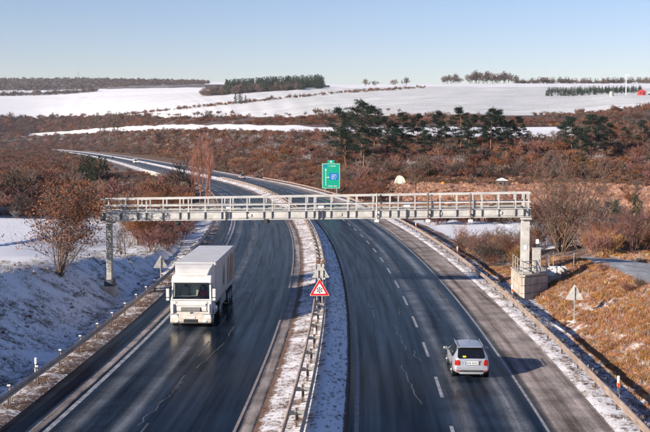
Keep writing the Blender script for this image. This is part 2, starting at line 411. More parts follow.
def build_terrain():
    cs = np.concatenate([np.linspace(-900, -60, 40, endpoint=False), np.linspace(-60, 710, 620), np.linspace(720, 1500, 40)])
    d, z = knots_at(cs)
    steps = [0, 16, 16, 20, 20, 60, 40, 14, 14, 40, 24, 4, 6]
    rows = []
    tt = []
    for k in range(1, 12):
        for j in range(steps[k]): tt.append(k + j / steps[k])
    tt.append(12.0); tt = np.array(tt)
    tt = np.concatenate([[.80, .9], tt])
    k = np.minimum(tt.astype(int), 11); f = tt - k
    D = d[:, k] + (d[:, k + 1] - d[:, k]) * f          # (ncol, nrow)
    D = D.T; C = np.tile(cs, (len(tt), 1))
    X = (C - CXP) / FPX * D
    Xf, Yf = X.ravel(), D.ravel()
    Z, _, _ = G(Xf, Yf); T = np.repeat(tt, len(cs)); Cf = C.ravel()
    o = np.abs(roff(Xf, Yf))
    dip = np.interp(o, [26, 29], [1, 0]) * np.where(Yf < 125, 6.0, 1.6) * (Yf < 1880)
    sn, col = cover(T, Cf, Xf, Yf)
    # hedge line across the fields
    V = np.stack([Xf, Yf, Z - dip], -1)
    me = grid_mesh('terrain', V, len(tt), len(cs), MAT['terrain']); set_attrs(me, sn, col)
    return tag(link('terrain', me), 'rolling snow covered fields and brown scrub hillside', None, None, 'structure')
build_terrain()
# level ground behind and beside the viewpoint
def build_near_ground():
    xs = np.linspace(-3000, 3000, 41); ys = np.linspace(-2500, 57, 30)
    X, Y = np.meshgrid(xs, ys); V = np.stack([X.ravel(), Y.ravel(), np.full(X.size, -1.6)], -1)
    me = grid_mesh('ground', V, len(ys), len(xs), MAT['terrain'])
    set_attrs(me, np.full(X.size, .8), np.tile(BROWN, (X.size, 1)))
    tag(link('ground', me), 'level snowy ground', None, None, 'structure')
build_near_ground()

# ------------------------------------------------------------------ road corridor ground
def HL(Y): return np.interp(Y, [0, 68, 84, 100, 125, 150], [3.3, 3.2, 2.2, .7, -.2, -.6])
def HR(Y): return np.interp(Y, [0, 60, 86, 98, 115, 160], [2.3, 2.2, 2.0, .6, -.8, -1.0])
CO = np.array([-30, -28, -25, -23, -21.5, -20, -18.5, -17, -16, -15, -14, -13.4, -12.9, -12.4, -11.95, -11.6, -7, -2.4, -2.0, -1.6, -1.1, -.6, -.1, .25, .45, .65, .85, 1.05, 1.2, 1.35, 1.5, 1.62, 1.8, 2.2, 7, 11.6, 11.95, 12.4, 12.8, 13.1, 13.5, 13.9, 14.3, 14.6, 15.2, 16, 17, 18, 19, 20, 21, 22.5, 24, 26, 28, 30], float)
def corridor_z(o, Y, gz):
    z = np.zeros_like(o)
    m = (o > -11.7) & (o < -2.2) | (o > 2) & (o < 11.8); z[m] = -.08
    m = (o >= -2.2) & (o <= 2)
    z[m] = np.interp(o[m], [-2.2, -2.0, -1.6, -1.1, -.1, .3, .45, 1.35, 1.55, 1.7, 2.0], [-.08, .0, .05, .12, .30, .46, .48, .0, -.05, -.08, -.08])
    m = (o >= 11.8) & (o <= 13.1); z[m] = .05
    dep = .72 * np.interp(Y, [66, 73, 85, 92], [1, 0, 0, 1])
    m = (o > 13.1) & (o <= 14.6); z[m] = .05 - (.05 + dep[m]) * np.clip((o[m] - 13.1) / 1.2, 0, 1)
    hr = HR(Y); m = (o > 14.6)
    fr = np.clip((o[m] - 14.6) / 5.6, 0, 1); z[m] = -dep[m] + (hr[m] + dep[m]) * fr
    m = (o <= -11.8) & (o >= -12.95); z[m] = .05
    hl = HL(Y); m = (o < -12.95)
    cr = -15.2 - 1.75 * np.maximum(hl, .5)
    z[m] = np.where(o[m] > -14, .05 - .35 * (-12.95 - o[m]) / 1.05, np.where(o[m] > -15.2, -.3, -.3 + (hl[m] + .3) * np.clip((-15.2 - o[m]) / (-15.2 - cr[m]), 0, 1)))
    w = np.clip((np.abs(o) - 21.5) / 5.0, 0, 1); z = z * (1 - w) + gz * w
    z = np.where(np.abs(o) >= 29.5, gz - .15, z)
    n = np.interp(np.abs(o), [13, 15, 26], [.0, .10, .12]) * np.interp(Y, [0, 200, 500], [1, 1, 0])
    return z + n * (np.sin(o * 1.9 + Y * .7) * np.sin(Y * .9 - o * .6) + .7 * np.sin(o * 3.3 - Y * 1.9) * np.sin(Y * 2.3 + o))
def corridor_xyz(o, Y):
    s = rslope(Y); n = np.sqrt(1 + s * s); X = rx(Y) + o / n; Yw = Y - o * s / n
    gz, t, c = G(X, Yw)
    return X, Yw, corridor_z(o, Y, gz)
def build_corridor():
    O, Y = np.meshgrid(CO, STN); o, y = O.ravel(), Y.ravel()
    X, Yw, z = corridor_xyz(o, y)
    n = len(o); sn = np.full(n, .5); col = np.tile(BROWN, (n, 1))
    med = (o >= -2.2) & (o <= 2); sn[med] = .58; col[med] = (.17, .10, .07)
    sn[med & (o > .3)] = .88
    sn[med & (o > 1.45)] = .1; sn[med & (o < -1.9)] = .2
    rv = (o > 11.8) & (o <= 13.1); sn[rv] = .60; col[rv] = (.20, .13, .085)
    dt = (o > 13.1) & (o <= 14.65); sn[dt] = .55
    sl = (o > 14.65); sn[sl] = np.where(o[sl] < 17, .46, .40); col[sl] = GRASS * np.array((.85, .85, .85))
    shade_strip = (o > 20.3) & (o < 24.8) & (y < 96); sn[shade_strip] = .40; col[shade_strip] = (.27, .28, .28)  # grey ground colour standing in for the bank's shaded, frosted back slope
    sn[sl & (y > 98)] = .38; col[sl & (y > 98)] = BROWN * 1.2
    sn[sl & (y > 118) & (y < 168) & (o > 17)] = .95
    lv = (o < -11.8) & (o >= -12.95); sn[lv] = .42
    ls = o < -12.95; sn[ls] = .60; col[ls] = (.11, .08, .06)
    sn[ls & (o < -19)] = np.interp(o[ls & (o < -19)], [-22, -19], [.95, .55])
    sn[ls & (y > 100)] = .6; sn[ls & (y > 170)] = .35
    sn[(y > 300) & ~med & (np.abs(o) < 16)] = .55
    gg = (y > 185) & (o > 14); col[gg] = np.where((y[gg] < 420)[:, None], GRASS, BROWN * 1.2); sn[gg] = .18
    me = grid_mesh('roadside_ground', np.stack([X, Yw, z], -1), len(STN), len(CO), MAT['verge']); set_attrs(me, sn, col)
    tag(link('roadside_ground', me), 'snowy verges, banks and grassy median along the motorway', None, None, 'structure')
build_corridor()
def corr(Y, o):
    X, Yw, z = corridor_xyz(np.array([float(o)]), np.array([float(Y)]))
    return Vector((X[0], Yw[0], z[0]))

def strip_mesh(name, offs, stn, z, mat, uv=False):
    O, Y = np.meshgrid(np.asarray(offs, float), stn); o, y = O.ravel(), Y.ravel()
    s = rslope(y); n = np.sqrt(1 + s * s)
    V = np.stack([rx(y) + o / n, y - o * s / n, np.full(o.size, z)], -1)
    me = grid_mesh(name, V, len(stn), len(offs), mat)
    if uv:
        l = me.uv_layers.new(name='road'); vi = np.zeros(len(me.loops), np.int32); me.loops.foreach_get('vertex_index', vi)
        l.data.foreach_set('uv', np.stack([o[vi], y[vi]], -1).astype(np.float32).ravel())
    return me
road_r = tag(link('road', strip_mesh('road', np.linspace(1.6, 12.05, 12), STN, 0, MAT['road_right'], True)), 'outbound carriageway of wet dark asphalt with pale hard shoulder', None, None, 'structure')
road_l = tag(link('road', strip_mesh('road', np.linspace(-11.95, -2.0, 12), STN, 0, MAT['road_left'], True)), 'inbound carriageway of wet dark asphalt with the lorry', None, None, 'structure')
MS = STN[STN < 900]
link('edge_line', strip_mesh('edge_line', [9.22, 9.34], MS, .004, MAT['paint']), road_r)
link('edge_line', strip_mesh('edge_line', [1.86, 2.03], MS, .004, MAT['paint_worn']), road_r)
link('edge_line', strip_mesh('edge_line', [-10.02, -9.80], MS, .004, MAT['paint']), road_l)
link('edge_line', strip_mesh('edge_line', [-2.78, -2.66], MS, .004, MAT['paint_worn']), road_l)
for par, o, wd, mt in ((road_r, 5.62, .15, 'paint'), (road_l, -6.25, .10, 'crackdark')):
    y = 20.2
    while y < 330:
        link('dash', strip_mesh('dash', [o - wd / 2, o + wd / 2], np.linspace(y, y + 4.2, 4), .004, MAT[mt]), par)
        y += 9.0
# salt-filled cracks
def crack(par, Y0, Y1, o0, o1, w=.032, seed=0):
    rn = random.Random(seed); n = max(4, int((Y1 - Y0) / .6)); mb = MB(); pts = []
    for i in range(n + 1):
        f = i / n; pts.append(rp(Y0 + (Y1 - Y0) * f, o0 + (o1 - o0) * f + rn.uniform(-.10, .10), .004))
    for a, b in zip(pts[:-1], pts[1:]):
        d = (b - a).normalized(); s = Vector((d.y, -d.x, 0)) * w * rn.uniform(.5, 1.0)
        mb.quad(a - s, a + s, b + s, b - s)
    link('crack', mb.raw('crack', MAT['salt']), par)
for i, (y0, y1, a, b) in enumerate([(46, 54, 4.6, 4.1), (58, 66, 4.55, 4.3), (55, 58, 5.1, 4.9), (69, 76, 3.2, 3.0), (70, 73, 4.9, 5.0), (82, 90, 3.3, 3.6), (95, 104, 3.1, 3.3), (78, 82, 4.5, 4.7), (108, 120, 4.2, 4.4)]):
    crack(road_r, y0, y1, a, b, seed=i)
for i, (y0, y1, a, b) in enumerate([(42, 50, -6.6, -6.1), (53, 60, -5.9, -5.4), (62, 70, -5.3, -5.6), (72, 80, -4.8, -5.1), (80, 90, -5.7, -5.4), (92, 104, -6.1, -5.9), (86, 92, -4.2, -4.1), (104, 118, -5.3, -5.0)]):
    crack(road_l, y0, y1, a, b, seed=40 + i)
#@@STRUCT_END

# ------------------------------------------------------------------ guardrails
def w_beam(Y0, Y1, o, zt, side, step, name, parent, mat):
    """corrugated rail, profile 0.31 m high, swept along the road; side=+1 corrugation towards +offset"""
    prof = [(0, 0), (.05, -.03), (.07, -.07), (.05, -.11), (.01, -.135), (.01, -.175), (.05, -.20), (.07, -.24), (.05, -.28), (0, -.31)]
    prof2 = [(a - .018, b) for a, b in reversed(prof)]
    loop = prof + prof2
    ys = np.arange(Y0, Y1 + .01, step); mb = MB(); m = len(loop)
    for y in ys:
        for (a, b) in loop: mb.v.append(tuple(rp(float(y), o + side * a, zt + b)))
    for i in range(len(ys) - 1):
        for j in range(m):
            k = (j + 1) % m
            mb.f.append((i * m + j, i * m + k, (i + 1) * m + k, (i + 1) * m + j))
    return mb.build(name, mat, parent)
def post_mesh(h):
    mb = MB(); mb.box((0, 0, h / 2 - .3), (.10, .014, h + .6)).box((-.05, 0, h / 2 - .3), (.012, .06, h + .6)).box((.05, 0, h / 2 - .3), (.012, .06, h + .6))
    return mb
POST = post_mesh(.80).mesh('post', MAT['post'])
SPC = MB().box((0, 0, 0), (.30, .10, .16)).mesh('spacer', MAT['steel'])
CAP = MB().box((0, 0, 0), (.13, .10, .05)).mesh('post_cap', MAT['snowcap'])
def guardrail(name, label, rails, po, Y0, Y1, step, base=.05, cap=True, spacer_side=0):
    t = empty(name, rp(Y0, po, base)); inv = Matrix.Translation(t.location).inverted()
    tag(t, label, 'guardrail', 'motorway guardrails')
    def rel(o):
        o.parent = t; o.matrix_parent_inverse = inv; return o
    for (o, side) in rails: rel(w_beam(Y0, Y1, o, base + .75, side, 2.0 if Y1 < 200 else 4.0, 'rail', None, MAT['rail']))
    y = Y0 + 1; n = 0
    while y < Y1:
        p = rel(link('post', POST, None, rp(y, po, base), (0, 0, rhead(y))))
        if y < 130:
            for (o, side) in rails:
                s = link('spacer', SPC, p, (( o - po) * .5, 0, .60)); s.scale = (abs(o - po) * .9 / .30, 1, 1)
            if cap: link('snow_cap', CAP, p, (0, 0, .835))
        y += step; n += 1
    return t
g1 = guardrail('guardrail', 'weathered steel guardrail in shade below the snowy left bank', [(-12.42, 1)], -12.62, 20, 330, 4.0)
g2 = guardrail('guardrail', 'double sided steel guardrail along the snowy grass median', [(-.62, -1), (.02, 1)], -.30, 20, 330, 4.0, base=.22, cap=False)
g3 = guardrail('guardrail', 'sunlit tan steel guardrail along the right hard shoulder', [(12.42, -1)], 12.62, 20, 330, 4.0, cap=False)

# ------------------------------------------------------------------ delineator posts
def delineator(p, rz, label, refl='orange'):
    t = empty('delineator_post', p, rz); tag(t, label, 'delineator', 'delineator posts')
    mb = MB(); poly = [Vector((.06 * math.cos(a), .05 * math.sin(a), -.25)) for a in np.linspace(0, 2 * math.pi, 9)[:-1]]
    mb.prism(poly, (0, 0, 1.10)); mb.prism([Vector((v.x, v.y, .85)) for v in poly], (0, .015, .16))
    mb.build('body', MAT['white'], t)
    MB().box((0, 0, .62), (.125, .105, .20)).build('band', MAT['orange'] if refl == 'orange' else MAT['black'], t)
    MB().box((0, -.056, .62), (.05, .012, .14)).build('reflector', MAT['white'] if refl != 'orange' else MAT['red'], t)
for (Y, o, lab, rf) in [(47.5, 13.25, 'white delineator post with orange band nearest on the right verge', 'orange'),
                        (77, 13.2, 'delineator post on the right verge below the gantry wall', 'orange'),
                        (106, 13.2, 'delineator post on right verge just beyond the gantry', 'orange'),
                        (138, 13.2, 'small far delineator post on right verge beside the red scrub', 'orange'),
                        (50.5, -13.1, 'white delineator post behind the left guardrail in blue shade', 'black'),
                        (57.5, -.28, 'white and red marker post inside the median guardrail', 'orange')]:
    p = corr(Y, o); delineator(p - Vector((0, 0, .03)), rhead(Y), lab, rf)

# ------------------------------------------------------------------ signs
def tri(w, y, z0, cx=0.0, k=1.0):
    h = w * .866; c = Vector((cx, y, z0 + h / 3))
    pts = []
    r = .06 * w
    base = [Vector((cx - w / 2, y, z0)), Vector((cx + w / 2, y, z0)), Vector((cx, y, z0 + h))]
    out = []
    for i in range(3):
        a, b, d = base[i - 1], base[i], base[(i + 1) % 3]
        out.append(b + (a - b).normalized() * r); out.append(b + (c - b).normalized() * r * .45); out.append(b + (d - b).normalized() * r)
    return [c + (p - c) * k for p in out]
def snow_sign(p, rz, zs):
    t = empty('warning_sign', p, rz); tag(t, 'red bordered triangular warning sign with black snowflake on median', 'sign')
    MB().prism(tri(1.30, 0, zs, k=1.0), (0, .03, 0)).build('plate', MAT['white'], t)
    outer = tri(1.30, -.006, zs, k=.955); inner = tri(1.30, -.006, zs, k=.62)
    mb = MB(); n = len(outer)
    for i in range(n):
        j = (i + 1) % n; mb.quad(outer[i], outer[j], inner[j], inner[i])
    mb.build('red_border', MAT['red'], t)
    c = Vector((0, -.008, zs + 1.30 * .866 / 3)); fl = MB()
    for a in range(6):
        d = Vector((math.cos(a * math.pi / 3 + math.pi / 6), 0, math.sin(a * math.pi / 3 + math.pi / 6))); s = Vector((-d.z, 0, d.x))
        fl.quad(c + d * .03 - s * .02, c + d * .20 - s * .02, c + d * .20 + s * .02, c + d * .03 + s * .02)
        for sg in (-1, 1):
            e = (d * .7 + s * sg * .7).normalized(); b = c + d * .11 + Vector((0, -.001, 0)); n2 = Vector((-e.z, 0, e.x)) * .016
            fl.quad(b - n2, b + e * .09 - n2, b + e * .09 + n2, b + n2)
    fl.build('snowflake', MAT['black'], t)
    for sx in (-.17, .17): MB().tube((sx, .07, -.3), (sx, .07, zs + .55), .035, n=8).build('post', MAT['steel'], t)
    MB().box((0, .05, zs + .12), (.5, .03, .05)).box((0, .05, zs + .50), (.42, .03, .05)).build('clamp', MAT['steel'], t)
ps = corr(70, -.30); snow_sign(ps - Vector((0, 0, .02)), rhead(70), .98)
def back_sign(p, rz, zs, w, label, posts=(0,), lamps=False, grp='signs seen from behind'):
    t = empty('warning_sign', p, rz); tag(t, label, 'sign', grp)
    MB().prism(tri(w, 0, zs), (0, .03, 0)).build('plate', MAT['signback'], t)
    for sx in posts: MB().tube((sx, -.06, -.3), (sx, -.06, zs + w * (.70 if sx == 0 else .42)), .035, n=8).build('post', MAT['steel'], t)
    MB().box((0, -.025, zs + .14), (w * .62, .025, .05)).box((0, -.025, zs + w * .42), (w * .34, .025, .05)).build('stiffener', MAT['signback'], t)
    if lamps:
        for sx in (-.19, .19):
            l = MB().tube((sx, -.05, zs + w * .9), (sx, .10, zs + w * .9), .16, n=14).build('lamp', MAT['orange'], t)
            MB().tube((sx, -.08, zs + w * .9), (sx, -.05, zs + w * .9), .10, .15, n=14).build('lamp_housing', MAT['post'], l)
        MB().box((0, -.02, zs + w * .9), (.5, .05, .06)).box((0, -.03, zs + w * .78), (.05, .03, .35)).build('lamp_bracket', MAT['steel'], t)
pb = corr(76.5, -.30); back_sign(pb - Vector((0, 0, .02)), rhead(76), 1.35, 1.25, 'grey back of triangular sign with amber lamps on median', (-.17, .17), True)
def bank_hit(x, y, D0=50., D1=82.):
    """where the sight line through a photo pixel meets the roadside bank"""
    for D in np.arange(D0, D1, .1):
        p = px(x, y, float(D)); z = float(corridor_xyz(np.array([float(roff(p.x, p.y))]), np.array([p.y]))[2][0])
        if p.z <= z: return Vector((p.x, p.y, z))
    return p
pq = bank_hit(574, 325); Yq = pq.y; back_sign(pq - Vector((0, 0, .05)), rhead(Yq) + R(-6), 1.60, 1.12, 'grey back of triangular sign on the orange grass bank')
pl = corr(90, -13.45); back_sign(pl - Vector((0, 0, .03)), rhead(84) + R(10), .9, 1.2, 'grey back of triangular sign beside left guardrail behind lorry')

def green_sign(p, rz):
    t = empty('direction_sign', p, rz); tag(t, 'large green motorway information sign with blue panel beside the far road', 'sign')
    w, h, z0 = 3.9, 5.5, 1.9
    b = MB().box((0, 0, z0 + h / 2), (w, .10, h)).build('board', MAT['green'], t, .02)
    MB().box((0, .0, z0 + h + .36), (1.5, .10, .70)).build('number_tab', MAT['green'], t, .02)
    fr = MB()
    for sx in (-1, 1): fr.box((sx * (w / 2 - .07), -.055, z0 + h / 2), (.06, .01, h - .2))
    for zz in (z0 + .1, z0 + h - .1): fr.box((0, -.056, zz), (w - .24, .01, .06))
    fr.build('white_border', MAT['white'], b)
    MB().box((.62, -.055, z0 + 2.65), (2.0, .012, 1.5)).build('blue_panel', MAT['blue'], b)
    MB().box((-1.35, -.0555, z0 + 4.9), (.75, .012, .42)).build('blue_panel', MAT['blue'], b)
    m = MB()
    m.box((-1.15, -.056, z0 + 2.3), (.09, .012, 3.4)).box((-.85, -.0565, z0 + 2.45), (.5, .012, .10)).box((-1.15, -.057, z0 + 4.1), (.34, .012, .30))
    m.quad((-.6, -.063, z0 + 2.27), (-.36, -.063, z0 + 2.45), (-.6, -.063, z0 + 2.63))
    m.box((-.0, -.056, z0 + h + .36), (.35, .012, .36))
    m.build('arrow', MAT['white'], b)
    tx = MB()
    for i, (cx, zz, ww) in enumerate([(.62, 2.95, 1.5), (.62, 2.55, 1.2), (.55, 2.15, .9), (.3, 4.9, 1.5), (.3, .55, 2.0)]):
        k = int(ww / .17); 
        for j in range(k):
            if (i * 3 + j * 5) % 7 == 0: continue
            tx.box((cx - ww / 2 + (j + .5) * ww / k, -.0645, z0 + zz), (.10, .006, .20))
    tx.build('lettering', MAT['white'], b)
    for sx in (-1.25, 1.25):
        MB().box((sx, .14, z0 / 2 + 1.0), (.20, .16, z0 + 4.2)).build('post', MAT['steel'], t)
pg = corr(240, 15.0); green_sign(Vector((px(331, 190, 240).x, 240, Gz(px(331, 190, 240).x, 240) if False else pg.z - .1)), R(2))

# ------------------------------------------------------------------ toll gantry
GL = px(107, 298, 79.5); GRt = px(526, 268, 77.0)
def gant(x, y, off=0.0):
    f = (x - 101.0) / 430.0; return px(x, y, 79.5 + (77.0 - 79.5) * f + off)
gx = (GRt - GL); gx.z = 0; gx.normalize(); gy = Vector((-gx.y, gx.x, 0))      # along and behind
gan = empty('gantry', Vector((GL.x, GL.y, 0))); tag(gan, 'grey steel toll gantry with railed walkway spanning both carriageways', 'gantry')
ginv = Matrix.Translation(gan.location).inverted()
def grel(o): o.parent = gan; o.matrix_parent_inverse = ginv; return o
def bar(a, b, w, h, mb=None):
    """rectangular bar a->b, w across (depth), h high"""
    mb = mb or MB(); d = (b - a); L = d.length; x = d.normalized(); y = Vector((0, 0, 1)).cross(x).normalized(); z = x.cross(y)
    M = Matrix((x, y, z)).transposed(); mb.box((a + b) / 2, (L, w, h), M); return mb
def beam_line(yl, yr, off=0.0, x0=101, x1=531):
    a = gant(x0, yl + (yr - yl) * (x0 - 101) / 430., 0); b = gant(x1, yl + (yr - yl) * (x1 - 101) / 430., 0)
    return a + gy * off, b + gy * off
# girders: front and rear web, deck between
a, b = beam_line(216.8, 212.6)
grel(bar(a, b, .14, .55).build('girder', MAT['beam'], None, .012))
a2, b2 = beam_line(216.8, 212.6, 1.15); grel(bar(a2, b2, .14, .55).build('girder', MAT['beam'], None, .012))
a, b = beam_line(220.9, 216.7); grel(bar(a - gy * .045, b - gy * .045, .26, .05).build('flange', MAT['beam']))
a, b = beam_line(212.7, 208.5); grel(bar(a - gy * .045, b - gy * .045, .24, .045).build('flange', MAT['beam']))
a, b = beam_line(212.6, 208.4, .575); grel(bar(a, b, 1.0, .05).build('deck', MAT['steel']))
for off, nm in ((0, 'front'), (1.15, 'rear')):
    a, b = beam_line(199.6, 192.9, off); grel(bar(a, b, .11, .12).build('top_rail', MAT['beam'], None, .01))
    a, b = beam_line(206.4, 201.6, off); grel(bar(a, b, .07, .10).build('mid_rail', MAT['beam'], None, .01))
    a, b = beam_line(210.6, 206.0, off); grel(bar(a, b, .04, .08).build('kick_rail', MAT['steel']))
xs = [104.5]
x = 121.5; i = 0
while x < 526:
    xs.append(x); x += (16.8, 8.35, 16.75)[i % 3]; i += 1
xs.append(528.5)
for x in xs:
    f = (x - 101) / 430.
    for off in (0, 1.15):
        p = gant(x, 222 - 4.8 * f); zt = gant(x, 199.6 - 6.7 * f).z; zb = gant(x, 212.5 - 4.4 * f).z
        q = Vector((p.x, p.y, 0)) + gy * off
        grel(bar(Vector((q.x, q.y, zb)), Vector((q.x + .001, q.y, zt)), .09, .09).build('railing_post', MAT['beam']))
    # stiffener standing proud of the front web
    q = Vector((p.x, p.y, 0)) - gy * .11; zc = (p.z + zb) / 2 + .01
    M = Matrix((gx, gy, Vector((0, 0, 1)))).transposed()
    grel(MB().box((q.x, q.y, zc), (.07, .13, zb - p.z - .10), M).build('stiffener', MAT['beam_dark']))
for x in (226.5, 319, 323, 406.5):
    f = (x - 101) / 430.; p = gant(x, 217 - 4.6 * f) - gy * .15
    grel(MB().box(p, (.09, .20, .62), M).build('bracket', MAT['beam_dark']))
for x in (226.3, 320.5, 406.8):
    f = (x - 101) / 430.; pz = gant(x, 210.4 - 4.4 * f) + gy * .30
    grel(MB().box(pz, (.46, .30, .46), M).build('equipment_box', MAT['white'], None, .02))
a, b = beam_line(219.6, 215.4); grel(bar(a - gy * .09, b - gy * .09, .05, .06).build('cable_duct', MAT['steel']))
for x in (150, 250, 340, 440, 500):
    f = (x - 101) / 430.; grel(MB().box(gant(x, 216.8 - 4.3 * f) - gy * .10, (.28, .10, .22), M).build('junction_box', MAT['signback'], None, .01))
# sensors and hanging antenna poles
for x, y in ((178.0, 223.0), (267, 220.6)):
    p = gant(x, y); c = MB().box(p + Vector((0, 0, -.02)), (.34, .42, .28), M).tube(p - gy * .2, p - gy * .36, .10, n=10).build('camera', MAT['black']); grel(c)
for x in (377.0, 428.0, 470.3):
    f = (x - 101) / 430.; p0 = gant(x, 193) - gy * .32; p1 = gant(x, 220.5) - gy * .32
    grel(MB().tube(p0, p1, .055, n=8).build('antenna_pole', MAT['post'] if x > 380 else MAT['steel']))
    grel(MB().box(p1, (.32, .28, .20), M).build('antenna', MAT['white'], None, .03))
    grel(MB().box(gant(x, 214) - gy * .18, (.10, .26, .10), M).build('antenna_arm', MAT['steel']))
# legs
zf = corr(79.5, float(roff(GL.x, GL.y))).z
top = gant(107, 221.8); q = Vector((top.x, top.y, 0)) + gy * .575
grel(MB().box((q.x, q.y, (top.z + .02) / 2 - .05), (.38, .50, top.z + .1), M).build('leg', MAT['steel'], None, .02))
grel(MB().box((q.x, q.y, zf + .05), (.95, 1.1, .8), M).build('footing', MAT['concrete'], None, .03))
grel(MB().box((q.x, q.y, zf + .65), (.66, .78, .55), M).build('leg_collar', MAT['beam_dark'], None, .03))
grel(MB().box((q.x, q.y, top.z - .10), (.7, 1.3, .12), M).build('leg_head', MAT['beam']))
top = gant(526, 217.2); q = Vector((top.x, top.y, 0)) + gy * .575; qR = q.copy()
zR = 1.75
grel(MB().box((q.x, q.y, (top.z + zR) / 2 - .05), (.60, .66, top.z - zR + .1), M).build('leg', MAT['beam'], None, .02))
grel(MB().box((q.x, q.y, zR + .10), (.95, 1.0, .20), M).build('base_plate', MAT['steel']))
grel(MB().box((q.x, q.y, top.z - .10), (.8, 1.3, .12), M).build('leg_head', MAT['beam']))
grel(MB().box((q.x - .02, q.y - .345, zR + 1.9), (.22, .05, .30), M).build('maintenance_hatch', MAT['white']))
for sx in (-.35, .35):
    for sy in (-.38, .38): grel(MB().tube((q.x + sx, q.y + sy, zR + .1), (q.x + sx, q.y + sy, zR + .32), .03, n=6).build('bolt', MAT['post']))
a = gant(521, 206) ; b = gant(528, 213); grel(MB().tube(a - gy * .12, b - gy * .12, .05, n=6).build('brace', MAT['beam_dark']))

# footing terrace below the right leg
tw = empty('retaining_wall', (qR.x, qR.y, -.6)); tag(tw, 'pale concrete block retaining wall with railing below right gantry leg', 'wall')
tinv = Matrix.Translation(tw.location).inverted()
def trel(o): o.parent = tw; o.matrix_parent_inverse = tinv; return o
corners = [px(513.0, 266, 81.5), px(522.8, 274, 76.3), px(546.5, 270, 78.2)]
cs = [Vector((c.x, c.y, 0)) for c in corners]
back = [Vector((c.x, c.y, 0)) for c in (px(549, 268, 81.5), px(535, 266, 83.5))]
trel(MB().prism([Vector((c.x, c.y, -.6)) for c in cs + back], (0, 0, 2.30)).build('core', MAT['concrete']))
blk_m = {}
rb = random.Random(5)
for i in range(len(cs) - 1):
    a, b = cs[i], cs[i + 1]; d = (b - a); L = d.length; d.normalize(); n = Vector((d.y, -d.x, 0))
    k = max(1, round(L / .62))
    for j in range(k):
        c = a + d * (L * (j + .5) / k) + n * .05
        Mz = Matrix((d, n, Vector((0, 0, 1)))).transposed()
        for r in range(4):
            trel(MB().box((c.x, c.y, -.35 + r * .56), (L / k - .03, .16 + rb.uniform(0, .03), .53), Mz).build('block', MAT['concrete'], None, .015))
for i in range(len(cs) - 1):
    a, b = cs[i], cs[i + 1]; d = (b - a).normalized(); n = Vector((d.y, -d.x, 0))
    trel(bar(a + Vector((0, 0, 1.74)) + n * .02, b + Vector((0, 0, 1.74)) + n * .02, .34, .12).build('coping', MAT['concrete']))
rl = []
for i in range(len(cs) - 1):
    k = max(2, round((cs[i + 1] - cs[i]).length / 1.2)); rl += [cs[i].lerp(cs[i + 1], j / k) for j in range(k)]
rl += [cs[-1], back[0]]
for i, c in enumerate(rl):
    trel(MB().tube((c.x, c.y, 1.7), (c.x, c.y, 2.75), .035, n=6).build('railing_post', MAT['steel']))
for i in range(len(rl) - 1):
    for zz in (2.72, 2.25):
        trel(MB().tube((rl[i].x, rl[i].y, zz), (rl[i + 1].x, rl[i + 1].y, zz), .028, n=6).build('railing_bar', MAT['steel']))
cb = px(536.0, 262, 77.6); cbz = 1.70
cab_ = empty('equipment_cabinet', (cb.x, cb.y, cbz)); tag(cab_, 'pale grey equipment cabinet standing beside the right gantry leg', 'cabinet')
MB().box((0, 0, 1.0), (.62, .44, 1.7)).build('body', MAT['beam'], cab_, .02); MB().box((0, 0, .09), (.56, .38, .18)).build('plinth', MAT['concrete'], cab_)
MB().box((0, -.226, 1.0), (.52, .012, 1.5)).build('door', MAT['signback'], cab_); MB().box((.18, -.24, 1.0), (.03, .02, .2)).build('handle', MAT['black'], cab_)
MB().box((0, 0, 1.88), (.70, .52, .06)).build('roof', MAT['signback'], cab_)
ms = empty('junction_box', (cb.x + .08, cb.y + .15, cbz + 1.91)); tag(ms, 'small white box on short stub on top of equipment cabinet', 'box')
MB().tube((0, 0, 0), (0, 0, .3), .03, n=6).build('stub', MAT['steel'], ms); MB().box((0, 0, .42), (.26, .22, .32)).build('housing', MAT['white'], ms, .02)
# concrete steps behind the terrace, with snow on the treads
stp = empty('stairs', px(546, 273, 80)); stp.location.z = 1.25; tag(stp, 'snow covered concrete steps climbing the bank beside gantry terrace', 'stairs')
for i in range(5):
    MB().box((.30 * i, .42 * i, .10 * i - .35), (1.3, .45, .9)).build('step', MAT['concrete'], stp, .01, rot=None)
    MB().box((.30 * i, .42 * i, .10 * i + .13), (1.15, .40, .06)).build('snow_layer', MAT['snowcap'], stp, .02)
for sx in (-.75, .80):
    MB().tube((sx, 0, -.3), (sx, 0, 1.1), .03, n=6).tube((sx + 1.8, 2.52, .2), (sx + 1.8, 2.52, 1.7), .03, n=6).tube((sx, 0, 1.1), (sx + 1.8, 2.52, 1.7), .03, n=6).build('handrail', MAT['steel'], stp)

# ------------------------------------------------------------------ vehicles
MAT['paint_white'] = simple('white_vehicle_paint', (.66, .65, .63), (.55, .53, .50), 1.2, .35)
MAT['paint_dirty'] = simple('road_dirt_white', (.62, .55, .48), (.40, .35, .30), 3.0, .55)
MAT['silver'] = simple('silver_car_paint', (.52, .54, .57), (.46, .48, .51), 1.5, .32, .55)
MAT['trim'] = simple('dark_trim', (.025, .025, .028), (.015, .015, .018), 5, .55)
MAT['glassd'] = simple('dark_glass', (.006, .007, .009), (.008, .009, .011), 2, .06, spec=.8)
MAT['tail'] = simple('tail_lamp_red', (.42, .02, .018), (.30, .012, .012), 6, .2)
MAT['chrome'] = simple('chrome', (.6, .6, .6), (.5, .5, .5), 6, .2, .9)
MAT['alu'] = simple('aluminium', (.45, .45, .46), (.35, .35, .36), 3, .4, .7)
MAT['yellow'] = simple('yellow_sticker', (.80, .62, .02), (.75, .58, .02), 5, .5)
MAT['redcloth'] = simple('red_cloth', (.55, .02, .03), (.42, .02, .03), 6, .8)
